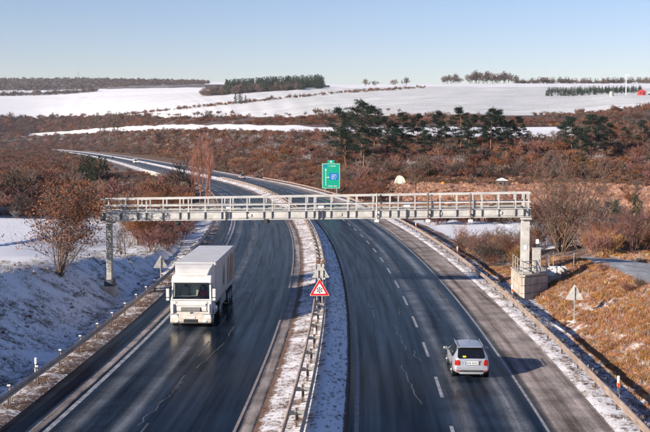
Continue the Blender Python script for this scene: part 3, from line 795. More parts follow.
MAT['skin'] = simple('skin', (.55, .34, .25), (.48, .29, .21), 6, .6)
MAT['hair'] = simple('dark_hair', (.05, .035, .025), (.03, .02, .015), 9, .7)
MAT['tarp'] = simple('trailer_side', (.52, .51, .50), (.42, .41, .40), .7, .5, 0, .05)
def glass_mat():
    m, nt, nd, lk, bs = new_mat('windscreen_glass'); nd.remove(bs)
    tr = nd.new('ShaderNodeBsdfTransparent'); tr.inputs[0].default_value = (.62, .70, .66, 1)
    gl = nd.new('ShaderNodeBsdfGlossy'); gl.inputs['Roughness'].default_value = .03
    fr = nd.new('ShaderNodeFresnel'); fr.inputs[0].default_value = 1.5
    mx = nd.new('ShaderNodeMixShader'); lk.new(fr.outputs[0], mx.inputs[0]); lk.new(tr.outputs[0], mx.inputs[1]); lk.new(gl.outputs[0], mx.inputs[2])
    lk.new(mx.outputs[0], nd['Material Output'].inputs[0]); return m
MAT['glass'] = glass_mat()
def lamp_mat(name, col, st):
    m, nt, nd, lk, bs = new_mat(name); bs.inputs['Base Color'].default_value = (.7, .7, .65, 1); bs.inputs['Roughness'].default_value = .15
    bs.inputs['Emission Color'].default_value = (*col, 1); bs.inputs['Emission Strength'].default_value = st; return m
MAT['headlamp'] = lamp_mat('headlamp_lit', (1, .80, .5), 6.0)

MAT['emb_dark'] = simple('graphic_dark', (.10, .09, .10), (.17, .15, .15), 1.5, .5)
MAT['emb_brown'] = simple('graphic_brown', (.28, .15, .09), (.40, .25, .15), 1.5, .5)
MAT['emb_orange'] = simple('graphic_orange', (.52, .26, .08), (.35, .16, .08), 1.5, .5)
def wheel(parent, x, y, r, w, out, name='wheel', seg=20, twin=False):
    """wheel with axis along X, outer side at sign out"""
    t = MB().tube((x - w / 2, y, r), (x + w / 2, y, r), r, n=seg).build(name, MAT['black'], parent, .03)
    xo = x + out * (w / 2 + .004)
    MB().tube((xo - out * .03, y, r), (xo + out * .012, y, r), r * .62, r * .56, n=seg).build('rim', MAT['alu'], t)
    MB().tube((xo, y, r), (xo + out * .05, y, r), r * .2, r * .14, n=10).build('hub', MAT['alu'], t)
    return t

def person_bust(parent, loc, rz, cloth, name='person'):
    """seated upper body, one continuous skin surface, hands on the wheel"""
    pts = [(0, 0, 0, .17), (0, .02, .25, .17), (0, .03, .48, .16), (0, .02, .60, .075), (0, -.02, .68, .085), (0, -.03, .80, .09),
           (.20, .02, .50, .075), (.27, -.12, .28, .055), (.17, -.38, .30, .042), (.13, -.46, .33, .035),
           (-.20, .02, .50, .075), (-.27, -.12, .28, .055), (-.17, -.38, .30, .042), (-.13, -.46, .33, .035),
           (.12, -.30, -.02, .095), (-.12, -.30, -.02, .095)]
    ed = [(0, 1), (1, 2), (2, 3), (3, 4), (4, 5), (2, 6), (6, 7), (7, 8), (8, 9), (2, 10), (10, 11), (11, 12), (12, 13), (0, 14), (0, 15)]
    me = bpy.data.meshes.new(name); me.from_pydata([p[:3] for p in pts], ed, []); me.update()
    o = bpy.data.objects.new(name, me); COL.objects.link(o); o.parent = parent; o.location = loc; o.rotation_euler = (0, 0, rz)
    sm = o.modifiers.new('skin', 'SKIN'); 
    for i, p in enumerate(pts): me.skin_vertices[0].data[i].radius = (p[3], p[3])
    me.skin_vertices[0].data[0].use_root = True
    s2 = o.modifiers.new('sub', 'SUBSURF'); s2.levels = 1; s2.render_levels = 2
    me.materials.append(cloth)
    h = MB()
    n = 10
    for i in range(n):
        for j in range(6):
            pass
    hm = bpy.data.meshes.new('face'); bm = bmesh.new(); bmesh.ops.create_uvsphere(bm, u_segments=14, v_segments=10, radius=.1)
    for v in bm.verts:
        v.co.x *= .82; v.co.z *= 1.18
        if v.co.y < -.07 and abs(v.co.x) < .02 and -.03 < v.co.z < .03: v.co.y -= .025
    bm.to_mesh(hm); bm.free(); hm.materials.append(MAT['skin']); f = link('face', hm, o, (0, -.035, .77))
    hm2 = bpy.data.meshes.new('hair'); bm = bmesh.new(); bmesh.ops.create_uvsphere(bm, u_segments=14, v_segments=10, radius=.108)
    bmesh.ops.delete(bm, geom=[v for v in bm.verts if v.co.z < .0 or (v.co.y < -.06 and v.co.z < .06)], context='VERTS')
    for v in bm.verts: v.co.x *= .85; v.co.z *= 1.15
    bm.to_mesh(hm2); bm.free(); hm2.materials.append(MAT['hair']); link('hair', hm2, o, (0, -.03, .785))
    for sx in (-1, 1):
        hb = MB().box((sx * .13, -.485, .345), (.05, .07, .035))
        for k in range(4): hb.tube((sx * .13 + (k - 1.5) * .016, -.51, .35), (sx * .13 + (k - 1.5) * .016, -.545, .325), .008, n=5)
        hb.tube((sx * .105, -.48, .355), (sx * .085, -.52, .37), .009, n=5)
        hb.build('hand', MAT['skin'], o)
    return o

def lorry(p, rz):
    """front at y=0 facing -Y; body extends to +Y; camera sees the front and its left side (+X)"""
    t = empty('lorry', p, rz); tag(t, 'white articulated lorry with tall box trailer driving towards the viewer', 'lorry')
    W = 2.46
    cab = empty('cab', (0, 0, 0), 0, t)
    # lower shell, side profile (y,z)
    lower = [(.10, .95), (.06, 1.15), (.10, 1.62), (.16, 1.74), (1.95, 1.74), (1.95, .60), (1.55, .60), (1.45, .95), (1.2, 1.08), (.85, 1.08), (.6, .95), (.5, .72), (.12, .72)]
    MB().prism([Vector((-W / 2, y, z)) for y, z in lower], (W, 0, 0)).build('lower_body', MAT['paint_white'], cab, .05)
    # rear wall, roof, pillars leave real window openings
    MB().box((0, 1.90, 2.3), (W - .06, .10, 1.15)).build('rear_wall', MAT['paint_white'], cab, .03)
    roof = [(.36, 2.58), (.33, 2.72), (.42, 2.98), (.62, 3.10), (1.95, 3.14), (1.95, 2.58)]
    MB().prism([Vector((-W / 2 + .04, y, z)) for y, z in roof], (W - .08, 0, 0)).build('roof', MAT['paint_white'], cab, .07)
    for sx in (-1, 1):
        x0 = sx * (W / 2 - .03)
        mb = MB(); q = [Vector((x0, .14, 1.73)), Vector((x0, .26, 1.73)), Vector((x0 - sx * .03, .48, 2.60)), Vector((x0 - sx * .03, .34, 2.60))]
        mb.prism(q, (-sx * .10, 0, 0)).build('pillar', MAT['paint_white'], cab, .015)
        mb = MB(); q = [Vector((x0, 1.25, 1.73)), Vector((x0, 1.95, 1.73)), Vector((x0 - sx * .02, 1.95, 2.60)), Vector((x0 - sx * .02, 1.25, 2.60))]
        mb.prism(q, (-sx * .06, 0, 0)).build('pillar', MAT['paint_white'], cab, .015)
        d = MB().prism([Vector((sx * (W / 2 + .004), .45, 1.15)), Vector((sx * (W / 2 + .004), 1.30, 1.15)), Vector((sx * (W / 2 + .004), 1.30, 1.70)), Vector((sx * (W / 2 + .004), .32, 1.70))], (sx * .02, 0, 0)).build('door', MAT['paint_white'], cab, .01)
        MB().box((sx * (W / 2 + .035), 1.18, 1.40), (.03, .18, .05)).build('handle', MAT['trim'], d)
        MB().quad((sx * (W / 2 - .06), .27, 1.74), (sx * (W / 2 - .06), 1.25, 1.74), (sx * (W / 2 - .08), 1.25, 2.59), (sx * (W / 2 - .08), .48, 2.59)).build('side_window', MAT['glass'], cab)
        m = MB().box((sx * (W / 2 + .15), .12, 2.10), (.20, .12, .52)).box((sx * (W / 2 + .15), .12, 1.72), (.20, .12, .16)).build('mirror', MAT['paint_white'], cab, .04)
        MB().box((sx * (W / 2 + .15), .186, 2.10), (.16, .008, .44)).build('mirror_glass', MAT['chrome'], m)
        MB().tube((sx * (W / 2 - .05), .30, 2.48), (sx * (W / 2 + .15), .14, 2.40), .025, n=6).tube((sx * (W / 2 - .05), .24, 1.80), (sx * (W / 2 + .15), .14, 1.80), .025, n=6).build('mirror_arm', MAT['trim'], m)
        hl = MB().box((sx * .98, -.03, .72), (.36, .12, .20)).build('headlight', MAT['headlamp'], cab, .04)
        MB().box((sx * .98, .0, .72), (.44, .12, .27)).build('headlight_surround', MAT['trim'], hl, .03)
        MB().box((sx * .84, -.05, .44), (.22, .10, .13)).build('fog_light', MAT['white'], cab, .03)
        MB().box((sx * 1.08, .0, 1.18), (.10, .10, .58)).build('corner_vane', MAT['paint_white'], cab, .03)
        MB().box((sx * (W / 2 - .08), .42, .48), (.10, .7, .30)).build('step', MAT['trim'], cab, .03)
    MB().quad((-W / 2 + .12, .155, 1.74), (W / 2 - .12, .155, 1.74), (W / 2 - .16, .37, 2.60), (-W / 2 + .16, .37, 2.60)).build('windscreen', MAT['glass'], cab)
    wp = MB()
    for x0, x1 in ((-.75, -.05), (.05, .78)): wp.tube((x0, .135, 1.76), (x1, .165, 1.86), .014, n=5)
    wp.build('wiper', MAT['trim'], cab)
    MB().box((0, .29, 2.66), (W - .35, .30, .05), Matrix.Rotation(R(-12), 3, 'X')).build('sun_visor', MAT['trim'], cab, .02)
    g = MB().box((0, .045, 1.13), (1.18, .06, .26)).build('grille', MAT['trim'], cab, .03)
    sl = MB()
    for k in range(4): sl.box((0, .008, 1.035 + k * .063), (1.10, .02, .022))
    sl.build('grille_slat', MAT['signback'], g)
    MB().box((0, .03, 1.42), (1.75, .03, .14)).build('bonnet_panel', MAT['paint_white'], cab, .02)
    MB().prism([Vector((0, .004, .92)) + Vector((.07 * math.cos(a), 0, .09 * math.sin(a))) for a in (0, math.pi / 2, math.pi, 1.5 * math.pi)], (0, .03, 0)).build('badge', MAT['chrome'], cab)
    bp = MB().prism([Vector((-W / 2, y, z)) for y, z in [(.0, .30), (-.06, .42), (-.06, .66), (.02, .90), (.35, .90), (.45, .45), (.35, .30)]], (W, 0, 0)).build('bumper', MAT['paint_dirty'], cab, .05)
    MB().box((0, -.055, .46), (.86, .03, .20)).build('lower_intake', MAT['trim'], bp, .02)
    MB().box((0, -.085, .66), (.50, .014, .11)).build('number_plate', MAT['white'], bp)
    for zz, ww in ((1.00, W - .1), (1.66, W - .16)): MB().box((0, .058 if zz < 1.2 else .088, zz), (ww, .02, .014)).build('panel_seam', MAT['trim'], cab)
    MB().box((0, .37, 2.74), (W - .5, .02, .012)).build('panel_seam', MAT['trim'], cab)
    for sx in (-1, 1): MB().box((sx * .92, .04, 1.30), (.014, .03, .62)).build('panel_seam', MAT['trim'], cab)
    # roof deflector: tall curved fairing narrowing forwards
    df = [(.55, 3.10), (.62, 3.20), (.95, 3.42), (1.45, 3.62), (1.80, 3.68), (1.88, 3.68), (1.88, 3.10)]
    mb = MB(); n = len(df)
    for i, (y, z) in enumerate(df): k = .80 + .20 * min(1, (y - .55) / 1.0); mb.v.append((-W / 2 * k + .05, y, z))
    for i, (y, z) in enumerate(df): k = .80 + .20 * min(1, (y - .55) / 1.0); mb.v.append((W / 2 * k - .05, y, z))
    mb.f.append(tuple(range(n))); mb.f.append(tuple(range(2 * n - 1, n - 1, -1)))
    for i in range(n): j = (i + 1) % n; mb.f.append((i, j, n + j, n + i))
    mb.build('roof_deflector', MAT['paint_white'], cab, .04)
    for sx in (-1, 1): MB().box((sx * (W / 2 - .06), 2.08, 2.35), (.06, .34, 2.4)).build('side_fairing', MAT['paint_white'], cab, .02)
    # interior
    MB().box((0, .52, 1.66), (2.2, .55, .30)).build('dashboard', MAT['trim'], cab, .05)
    sw = MB()
    for k in range(16):
        a0, a1 = k * math.pi / 8, (k + 1) * math.pi / 8
        sw.tube((.55 + .22 * math.cos(a0), .78 + .10 * math.sin(a0), 1.90 + .19 * math.sin(a0)), (.55 + .22 * math.cos(a1), .78 + .10 * math.sin(a1), 1.90 + .19 * math.sin(a1)), .018, n=5)
    sw.build('steering_wheel', MAT['trim'], cab)
    for sx in (-.55, .55):
        s = MB().box((sx, 1.35, 1.40), (.52, .5, .14)).box((sx, 1.60, 1.85), (.50, .14, .85)).box((sx, 1.60, 2.36), (.28, .12, .20)).build('seat', MAT['trim'], cab, .04)
    # chassis and trailer
    ch = MB().box((-.42, 3.0, .92), (.12, 5.4, .26)).box((.42, 3.0, .92), (.12, 5.4, .26)).build('chassis', MAT['trim'], t)
    for sx in (-1, 1): MB().tube((sx * .95, 2.3, .72), (sx * .95, 3.2, .72), .30, n=14).build('fuel_tank', MAT['alu'], t, .02)
    L0, L1 = 2.25, 13.5
    tr = empty('trailer', (0, 0, 0), 0, t)
    MB().box((0, (L0 + L1) / 2, 2.44), (2.50, L1 - L0, 2.42)).build('box_body', MAT['tarp'], tr, .035)
    rf = MB().box((0, (L0 + L1) / 2, 3.665), (2.44, L1 - L0 - .06, .05)).build('roof_panel', MAT['paint_white'], tr, .015)
    for sx in (-1, 1):
        rb2 = MB()
        rb2.box((sx * 1.262, (L0 + L1) / 2, 3.60), (.03, L1 - L0, .10)).box((sx * 1.262, (L0 + L1) / 2, 1.27), (.03, L1 - L0, .12))
        rb2.build('side_rail', MAT['alu'], tr)
        for k in range(8):
            MB().box((sx * 1.257, L0 + .4 + k * (L1 - L0 - .8) / 7, 2.43), (.02, .06, 2.2)).build('side_post', MAT['signback'], tr)
        MB().box((sx * 1.15, (L0 + 2.9 + L1 - 4.6) / 2, .78), (.05, L1 - L0 - 8.0, .5)).build('side_guard', MAT['alu'], tr, .02)
    for k_, (pts_, mt) in enumerate([([(6.1, 1.9), (6.9, 1.7), (7.3, 2.5), (6.8, 3.1), (6.3, 2.6)], 'emb_dark'), ([(8.6, 1.6), (9.5, 1.5), (9.9, 2.4), (10.2, 3.3), (9.4, 3.2), (8.9, 2.5)], 'emb_brown'), ([(10.0, 1.5), (11.0, 1.5), (11.4, 2.3), (11.9, 3.3), (10.9, 3.4), (10.5, 2.4)], 'emb_dark'), ([(11.5, 1.5), (12.7, 1.5), (12.9, 3.3), (12.3, 3.2), (11.9, 2.3)], 'emb_orange')]):
        MB().prism([Vector((1.271, y, z)) for y, z in pts_], (.004, 0, 0)).build('side_graphic', MAT[mt], tr)
    MB().box((0, (L0 + L1) / 2, 1.06), (1.0, L1 - L0 - .3, .22)).build('trailer_frame', MAT['trim'], tr)
    for sx in (-1, 1):
        wheel(t, sx * 1.05, 1.03, .50, .32, sx)
        wheel(t, sx * .98, 4.55, .50, .50, sx)
        for y in (9.7, 11.0, 12.3): wheel(tr, sx * 1.03, y, .50, .40, sx)
        MB().box((sx * 1.0, 4.55, 1.08), (.55, 1.2, .06)).build('mudguard', MAT['trim'], t, .03)
    MB().box((0, L1 - .05, .62), (2.3, .10, .16)).build('underrun_bar', MAT['alu'], tr)
    return t
LY = 64.7; lo = lorry(rp(LY, -7.85, .0), rhead(LY) + R(0))
Lm = Matrix.Translation(lo.location) @ Matrix.Rotation(lo.rotation_euler.z, 4, 'Z')
drv = person_bust(None, Lm @ Vector((.55, 1.35, 1.50)), lo.rotation_euler.z, MAT['redcloth'])
tag(drv, 'lorry driver in red clothing seated behind the windscreen', 'person')

# ---- cars: subdivided cage, regions become separate meshes
def car(name, p, rz, label, paint, L=4.30, estate=True, detail=True, group='cars on the motorway', lit=False):
    t = empty(name, p, rz); tag(t, label, 'car', group)
    k = L / 4.30; w = .86
    S = []  # (y, bottom z, [6 half points (x,z)])
    def st(y, zb, mid, belt, zbelt, e, ze, h, zh, c, zc): S.append((y * k, [(w * .86, zb), (mid, zb + .22), (mid, .66), (belt, zbelt), (e, ze), (h, zh), (c, zc)]))
    st(-.02, .26, .80, .76, .90, .67, .955, .36, .97, 0, .975)
    st(.16, .20, .85, .80, .92, .62, 1.16, .33, 1.19, 0, 1.195)
    st(.48, .20, .86, .83, .93, .585, 1.385, .31, 1.44, 0, 1.45)
    st(.85, .20, .86, .84, .93, .60, 1.42, .32, 1.475, 0, 1.49)
    st(1.75, .20, .86, .84, .92, .61, 1.425, .32, 1.485, 0, 1.50)
    st(2.35, .20, .86, .84, .92, .60, 1.39, .32, 1.455, 0, 1.47)
    st(2.75, .20, .86, .84, .92, .62, 1.21, .34, 1.27, 0, 1.285)
    st(3.25, .20, .86, .83, .90, .70, .945, .38, .985, 0, .995)
    st(3.75, .20, .85, .80, .84, .66, .88, .36, .905, 0, .91)
    st(4.15, .22, .80, .74, .70, .58, .74, .32, .755, 0, .76)
    st(4.28, .28, .70, .66, .56, .50, .60, .28, .61, 0, .61)
    V = []; F = []; MI = []; row = []
    for (y, pts) in S:
        r = []
        for (x, z) in pts: r.append(len(V)); V.append((x, y, z))
        l = []
        for (x, z) in pts[:-1]: l.append(len(V)); V.append((-x, y, z))
        row.append(r + l[::-1])          # right bottom ... centre ... left bottom
    m = len(row[0])
    for i in range(len(row) - 1):
        for j in range(m - 1):
            F.append((row[i][j], row[i][j + 1], row[i + 1][j + 1], row[i + 1][j])); jj = min(j, m - 2 - j)
            mi = 0
            if jj in (4, 5) and i in (0, 1): mi = 1                  # rear window
            if jj in (4, 5) and i in (5, 6): mi = 2                  # windscreen
            if jj == 3 and i in (2, 3, 4, 5): mi = 3                 # side windows
            MI.append(mi)
        F.append((row[i][0], row[i + 1][0], row[i + 1][-1], row[i][-1])); MI.append(0)
    for e, i in ((0, 0), (1, len(row) - 1)):
        r = row[i]; y = S[i][0]; dy = -.06 if e == 0 else .04
        lev = []
        for q in range(4):
            a, b = r[q], r[m - 1 - q]; z = V[a][2]; x = V[a][0]; c = []
            yy = y + dy * (1.0 if q in (0, 1) else .35)
            for fx in (.5, 0, -.5): c.append(len(V)); V.append((x * fx * 1.1, yy, z))
            lev.append([a] + c + [b])
        for q in range(3):
            for s in range(4):
                f = (lev[q][s], lev[q][s + 1], lev[q + 1][s + 1], lev[q + 1][s]); F.append(f if e == 0 else f[::-1]); MI.append(0)
        tp = [r[4], r[5], r[6], r[7], r[8]]
        if True:
            seq = [(lev[3][0], lev[3][1], tp[1], tp[0]), (lev[3][1], lev[3][2], tp[2], tp[1]), (lev[3][2], lev[3][3], tp[3], tp[2]), (lev[3][3], lev[3][4], tp[4], tp[3])]
            for f in seq: F.append(f if e == 0 else f[::-1]); MI.append(0)
    me = bpy.data.meshes.new('cage'); me.from_pydata(V, [], F); me.update()
    me.polygons.foreach_set('material_index', MI)
    for q in range(4): me.materials.append(paint)
    tmp = bpy.data.objects.new('cage', me); COL.objects.link(tmp)
    bm = bmesh.new(); bm.from_mesh(me); bmesh.ops.recalc_face_normals(bm, faces=bm.faces[:])
    cl = bm.edges.layers.float.get('crease_edge') or bm.edges.layers.float.new('crease_edge')
    for e in bm.edges:
        if len(e.link_faces) == 2 and e.link_faces[0].material_index != e.link_faces[1].material_index: e[cl] = .55
    bm.to_mesh(me); bm.free()
    md = tmp.modifiers.new('s', 'SUBSURF'); md.levels = 3 if detail else 2; md.render_levels = md.levels
    dg = bpy.context.evaluated_depsgraph_get(); ev = tmp.evaluated_get(dg); sub = bpy.data.meshes.new_from_object(ev)
    bpy.data.objects.remove(tmp)
    mi = np.zeros(len(sub.polygons), np.int32); sub.polygons.foreach_get('material_index', mi)
    for idx, nm, mt in ((0, 'body', paint), (1, 'rear_window', MAT['glassd']), (2, 'windscreen', MAT['glassd']), (3, 'side_window', MAT['glassd'])):
        sides = (0,) if idx != 3 else (1, -1)
        for sd in sides:
            bm = bmesh.new(); bm.from_mesh(sub); bm.faces.ensure_lookup_table()
            kill = [f for f in bm.faces if f.material_index != idx or (sd and f.calc_center_median().x * sd < 0)]
            bmesh.ops.delete(bm, geom=kill, context='FACES')
            for f in bm.faces: f.material_index = 0; f.smooth = True
            mm = bpy.data.meshes.new(nm); bm.to_mesh(mm); bm.free(); mm.materials.append(mt); link(nm, mm, t)
    for sx in (-1, 1):
        for y in (.78, 3.42): wheel(t, sx * .755, y * k, .31, .20, sx)
        for y in (.78, 3.42):
            MB().tube((sx * .80, y * k, .33), (sx * .868, y * k, .33), .37, n=20).build('wheel_arch', MAT['trim'], t)
        tl = MB().prism([Vector((sx * a, -.085 + (0 if a < .7 else .06), z)) for a, z in ((.56, .66), (.79, .66), (.765, .90), (.62, .93), (.56, .84))], (0, .16, 0)).build('tail_light', MAT['tail'], t, .02)
        mr = MB().box((sx * .99, 2.72 * k, .98), (.20, .12, .14)).build('mirror', paint, t, .04); MB().box((sx * .89, 2.74 * k, .93), (.10, .06, .04)).build('mirror_arm', MAT['trim'], mr)
        MB().box((sx * .985, 2.655 * k, .985), (.16, .01, .10)).build('mirror_glass', MAT['chrome'], mr)
        if detail:
            MB().tube((sx * .60, .55 * k, 1.47), (sx * .60, 2.3 * k, 1.485), .022, n=6).build('roof_rail', MAT['alu'], t)
            MB().box((sx * .735, 1.62 * k, 1.16), (.05, .06, .46), Matrix.Rotation(sx * R(-26), 3, 'Y')).build('pillar', MAT['trim'], t)
            for y in (1.25, 2.15): MB().box((sx * .868, y * k, .80), (.03, .16, .03)).build('door_handle', paint, t)
            MB().box((sx * .862, 2.0 * k, .36), (.02, 2.0, .05)).build('side_trim', MAT['trim'], t)
        hl = MB().box((sx * .58, 4.17 * k, .60), (.26, .14, .14)).build('headlight', MAT['white'] if not lit else MAT['headlamp'], t, .03)
    if detail:
        hp = MB().box((0, -.115, .785), (.62, .03, .15)).build('number_plate', MAT['white'], t, .004)
        MB().box((-.275, -.1325, .785), (.055, .006, .135)).build('blue_strip', MAT['blue'], hp)
        ch = MB()
        for i in range(7): ch.box((-.19 + i * .066 + (.03 if i > 2 else 0), -.1325, .785), (.034, .005, .08))
        ch.build('characters', MAT['trim'], hp)
        MB().box((0, -.10, .885), (.75, .03, .045)).build('handle_strip', paint, t, .01)
        bz = MB().box((0, -.105, .50), (1.52, .10, .20)).build('bumper', paint, t, .05)
        MB().box((0, -.148, .43), (1.05, .03, .055)).build('bumper_strip', MAT['trim'], bz)
        for sx in (-1, 1): MB().box((sx * .64, -.150, .43), (.14, .02, .045)).build('reflector', MAT['tail'], bz)
        MB().tube((0, .02, 1.00), (.34, .09, 1.09), .012, n=5).build('wiper', MAT['trim'], t)
        MB().box((0, .42, 1.452), (1.02, .22, .035), Matrix.Rotation(R(4), 3, 'X')).build('spoiler', paint, t, .015)
        MB().quad((-.40, -.004, 1.03), (-.25, -.004, 1.03), (-.25, .027, 1.10), (-.40, .027, 1.10)).build('sticker', MAT['yellow'], t)
        MB().tube((.42, -.06, .25), (.42, .12, .25), .035, n=8).build('exhaust', MAT['chrome'], t)
        MB().tube((0, 1.0, 1.49), (0, .82, 1.72), .006, n=4).build('aerial', MAT['trim'], t)
    return t
CY = 50.9; car('car', rp(CY, 7.25, 0), rhead(CY), 'silver estate car seen from behind in the right lane', MAT['silver'])
MAT['dark_paint'] = simple('dark_car_paint', (.05, .055, .07), (.04, .045, .06), 2, .3, .3)
MAT['grey_paint'] = simple('pale_car_paint', (.42, .42, .42), (.36, .36, .36), 2, .35, .3)
def at_lane(x, y, o):
    """point on the lane nearest to a photo column"""
    best = min(((abs((rp(Y, o).x / rp(Y, o).y) * FPX + CXP - x), Y) for Y in np.arange(180, 1300, 1.0)), key=lambda q: q[0])
    return float(best[1])
Yc = at_lane(243, 178, 7.6); car('car', rp(Yc, 7.6), rhead(Yc), 'small pale car far off on outbound road near the green sign', MAT['grey_paint'], detail=False)
Yc = at_lane(113, 165, -8.0); car('car', rp(Yc + 4.3, -8.0), rhead(Yc) + math.pi, 'tiny dark car on far road ahead of white van', MAT['dark_paint'], detail=False)
def van(p, rz):
    t = empty('van', p, rz); tag(t, 'white delivery van on the far bend of the inbound road', 'van')
    pr = [(0, .35), (-.04, .95), (.10, 1.10), (.95, 1.35), (1.55, 2.15), (2.0, 2.45), (5.6, 2.50), (5.75, 2.3), (5.75, .35)]
    MB().prism([Vector((-.98, y, z)) for y, z in pr], (1.96, 0, 0)).build('body', MAT['paint_white'], t, .08)
    MB().quad((-.80, .985, 1.405), (.80, .985, 1.405), (.72, 1.50, 2.11), (-.72, 1.50, 2.11)).build('windscreen', MAT['glassd'], t).location = (0, -.03, .03)
    for sx in (-1, 1):
        MB().prism([Vector((sx * .985, y, z)) for y, z in ((1.25, 1.45), (2.3, 1.45), (2.3, 2.1), (1.7, 2.1))], (sx * .006, 0, 0)).build('side_window', MAT['glassd'], t)
        for y in (1.0, 4.6): wheel(t, sx * .86, y, .34, .24, sx, seg=14)
        MB().box((sx * .72, -.01, .82), (.30, .10, .20)).build('headlight', MAT['headlamp'], t, .02)
        MB().box((sx * 1.12, 1.3, 1.5), (.18, .10, .28)).build('mirror', MAT['trim'], t, .02)
    MB().box((0, -.03, .85), (1.0, .06, .20)).build('grille', MAT['trim'], t); MB().box((0, -.05, .48), (1.9, .14, .26)).build('bumper', MAT['trim'], t, .03)
Yv = at_lane(136, 163, -6.6); van(rp(Yv, -6.6), rhead(Yv))

# ------------------------------------------------------------------ vegetation builders
def branchy(mb, p, d, L, r, lev, rn, nch, spread, up, segs=2, tips=None, minr=.006):
    """recursive tapered limbs; last level ends in pointed twigs"""
    a = p.copy(); dd = d.copy(); pts = [a.copy()]
    for s in range(segs):
        dd = (dd + Vector((rn.uniform(-1, 1), rn.uniform(-1, 1), rn.uniform(-.4, 1) * up)) * .22).normalized()
        a = a + dd * (L / segs); pts.append(a.copy())
    for s in range(segs):
        r0 = r * (1 - .45 * s / segs); r1 = r * (1 - .45 * (s + 1) / segs)
        last = s == segs - 1 and lev == 0
        mb.tube(pts[s], pts[s + 1], max(r0, minr), 0 if last else max(r1, minr), n=3 if r < .05 else 6, cap=False)
    if tips is not None and lev <= 1: tips += pts[1:]
    if lev == 0: return
    for c in range(nch[0]):
        f = rn.uniform(.35, 1.0); i = min(int(f * segs), segs - 1); q = pts[i].lerp(pts[i + 1], f * segs - i)
        v = Vector((rn.gauss(0, 1), rn.gauss(0, 1), rn.gauss(0, .6))).normalized()
        nd = (dd * (1 - spread) + v * spread + Vector((0, 0, up * .35))).normalized()
        branchy(mb, q, nd, L * rn.uniform(.45, .72), r * .55, lev - 1, rn, nch[1:], spread, up, 2 if lev > 1 else 1, tips, minr)

def shrub_mesh(name, seed, h, w, stems, mat, minr=.011, nch=(5, 5, 4)):
    rn = random.Random(seed); mb = MB()
    for s in range(stems):
        a = rn.uniform(0, 2 * math.pi); q = rn.uniform(0, .22) * w
        d = Vector((math.cos(a) * w / h * rn.uniform(.2, .95), math.sin(a) * w / h * rn.uniform(.2, .95), 1)).normalized()
        branchy(mb, Vector((math.cos(a) * q, math.sin(a) * q, -.12)), d, h * rn.uniform(.42, .62), .028, 3, rn, nch, .52, .35, 2, None, minr)
    return mb.raw(name, mat)

def tree_things(name, label, group, loc, seed, h, mat_t, mat_c, trunk_h=.35, stems=1, spread=.5, nch=(6, 5, 5), r=.16, minr=.014, leaf=None, nleaf=0, leafsz=.10, up=.4, width=.5, cat='tree', crown='crown'):
    t = empty(name, loc); tag(t, label, cat, group); rn = random.Random(seed)
    tr = MB(); cr = MB(); tips = []
    for s in range(stems):
        a = rn.uniform(0, 6.28); lean = Vector((math.cos(a), math.sin(a), 0)) * (0.05 if stems == 1 else rn.uniform(.1, width))
        q = Vector((math.cos(a) * .12 * (stems > 1), math.sin(a) * .12 * (stems > 1), -.25)); pts = [q]
        n = 5; dd = (Vector((0, 0, 1)) + lean).normalized()
        for i in range(n):
            dd = (dd + Vector((rn.uniform(-.12, .12), rn.uniform(-.12, .12), .05))).normalized(); q = q + dd * (h * .75 / n); pts.append(q)
        for i in range(n): tr.tube(pts[i], pts[i + 1], r * (1 - .8 * i / n), r * (1 - .8 * (i + 1) / n), n=8, cap=False)
        nb = 16 if stems == 1 else 9
        for b in range(nb):
            f = trunk_h + (1 - trunk_h) * (b + rn.random()) / nb; i = min(int(f * n), n - 1); p = pts[i].lerp(pts[i + 1], f * n - i)
            a = rn.uniform(0, 6.28); d = Vector((math.cos(a) * width * 1.6, math.sin(a) * width * 1.6, .7 + up)).normalized()
            branchy(cr, p, d, h * rn.uniform(.22, .34) * (1.15 - .55 * f), r * .35 * (1.1 - f * .7), 2, rn, nch[1:], spread, up, 2, tips, minr)
    link('trunk', tr.raw('trunk', mat_t, True), t); c = link(crown, cr.raw(crown, mat_c), t)
    if leaf:
        lf = MB()
        for k in range(nleaf):
            p = rn.choice(tips) + Vector((rn.gauss(0, .12), rn.gauss(0, .12), rn.gauss(0, .12)))
            u = Vector((rn.gauss(0, 1), rn.gauss(0, 1), rn.gauss(0, 1))).normalized(); v = u.orthogonal().normalized(); s_ = leafsz * rn.uniform(.6, 1.3)
            lf.quad(p - u * s_, p + v * s_ * .5, p + u * s_, p - v * s_ * .5)
        link('leaves', lf.raw('leaves', leaf), t)
    return t

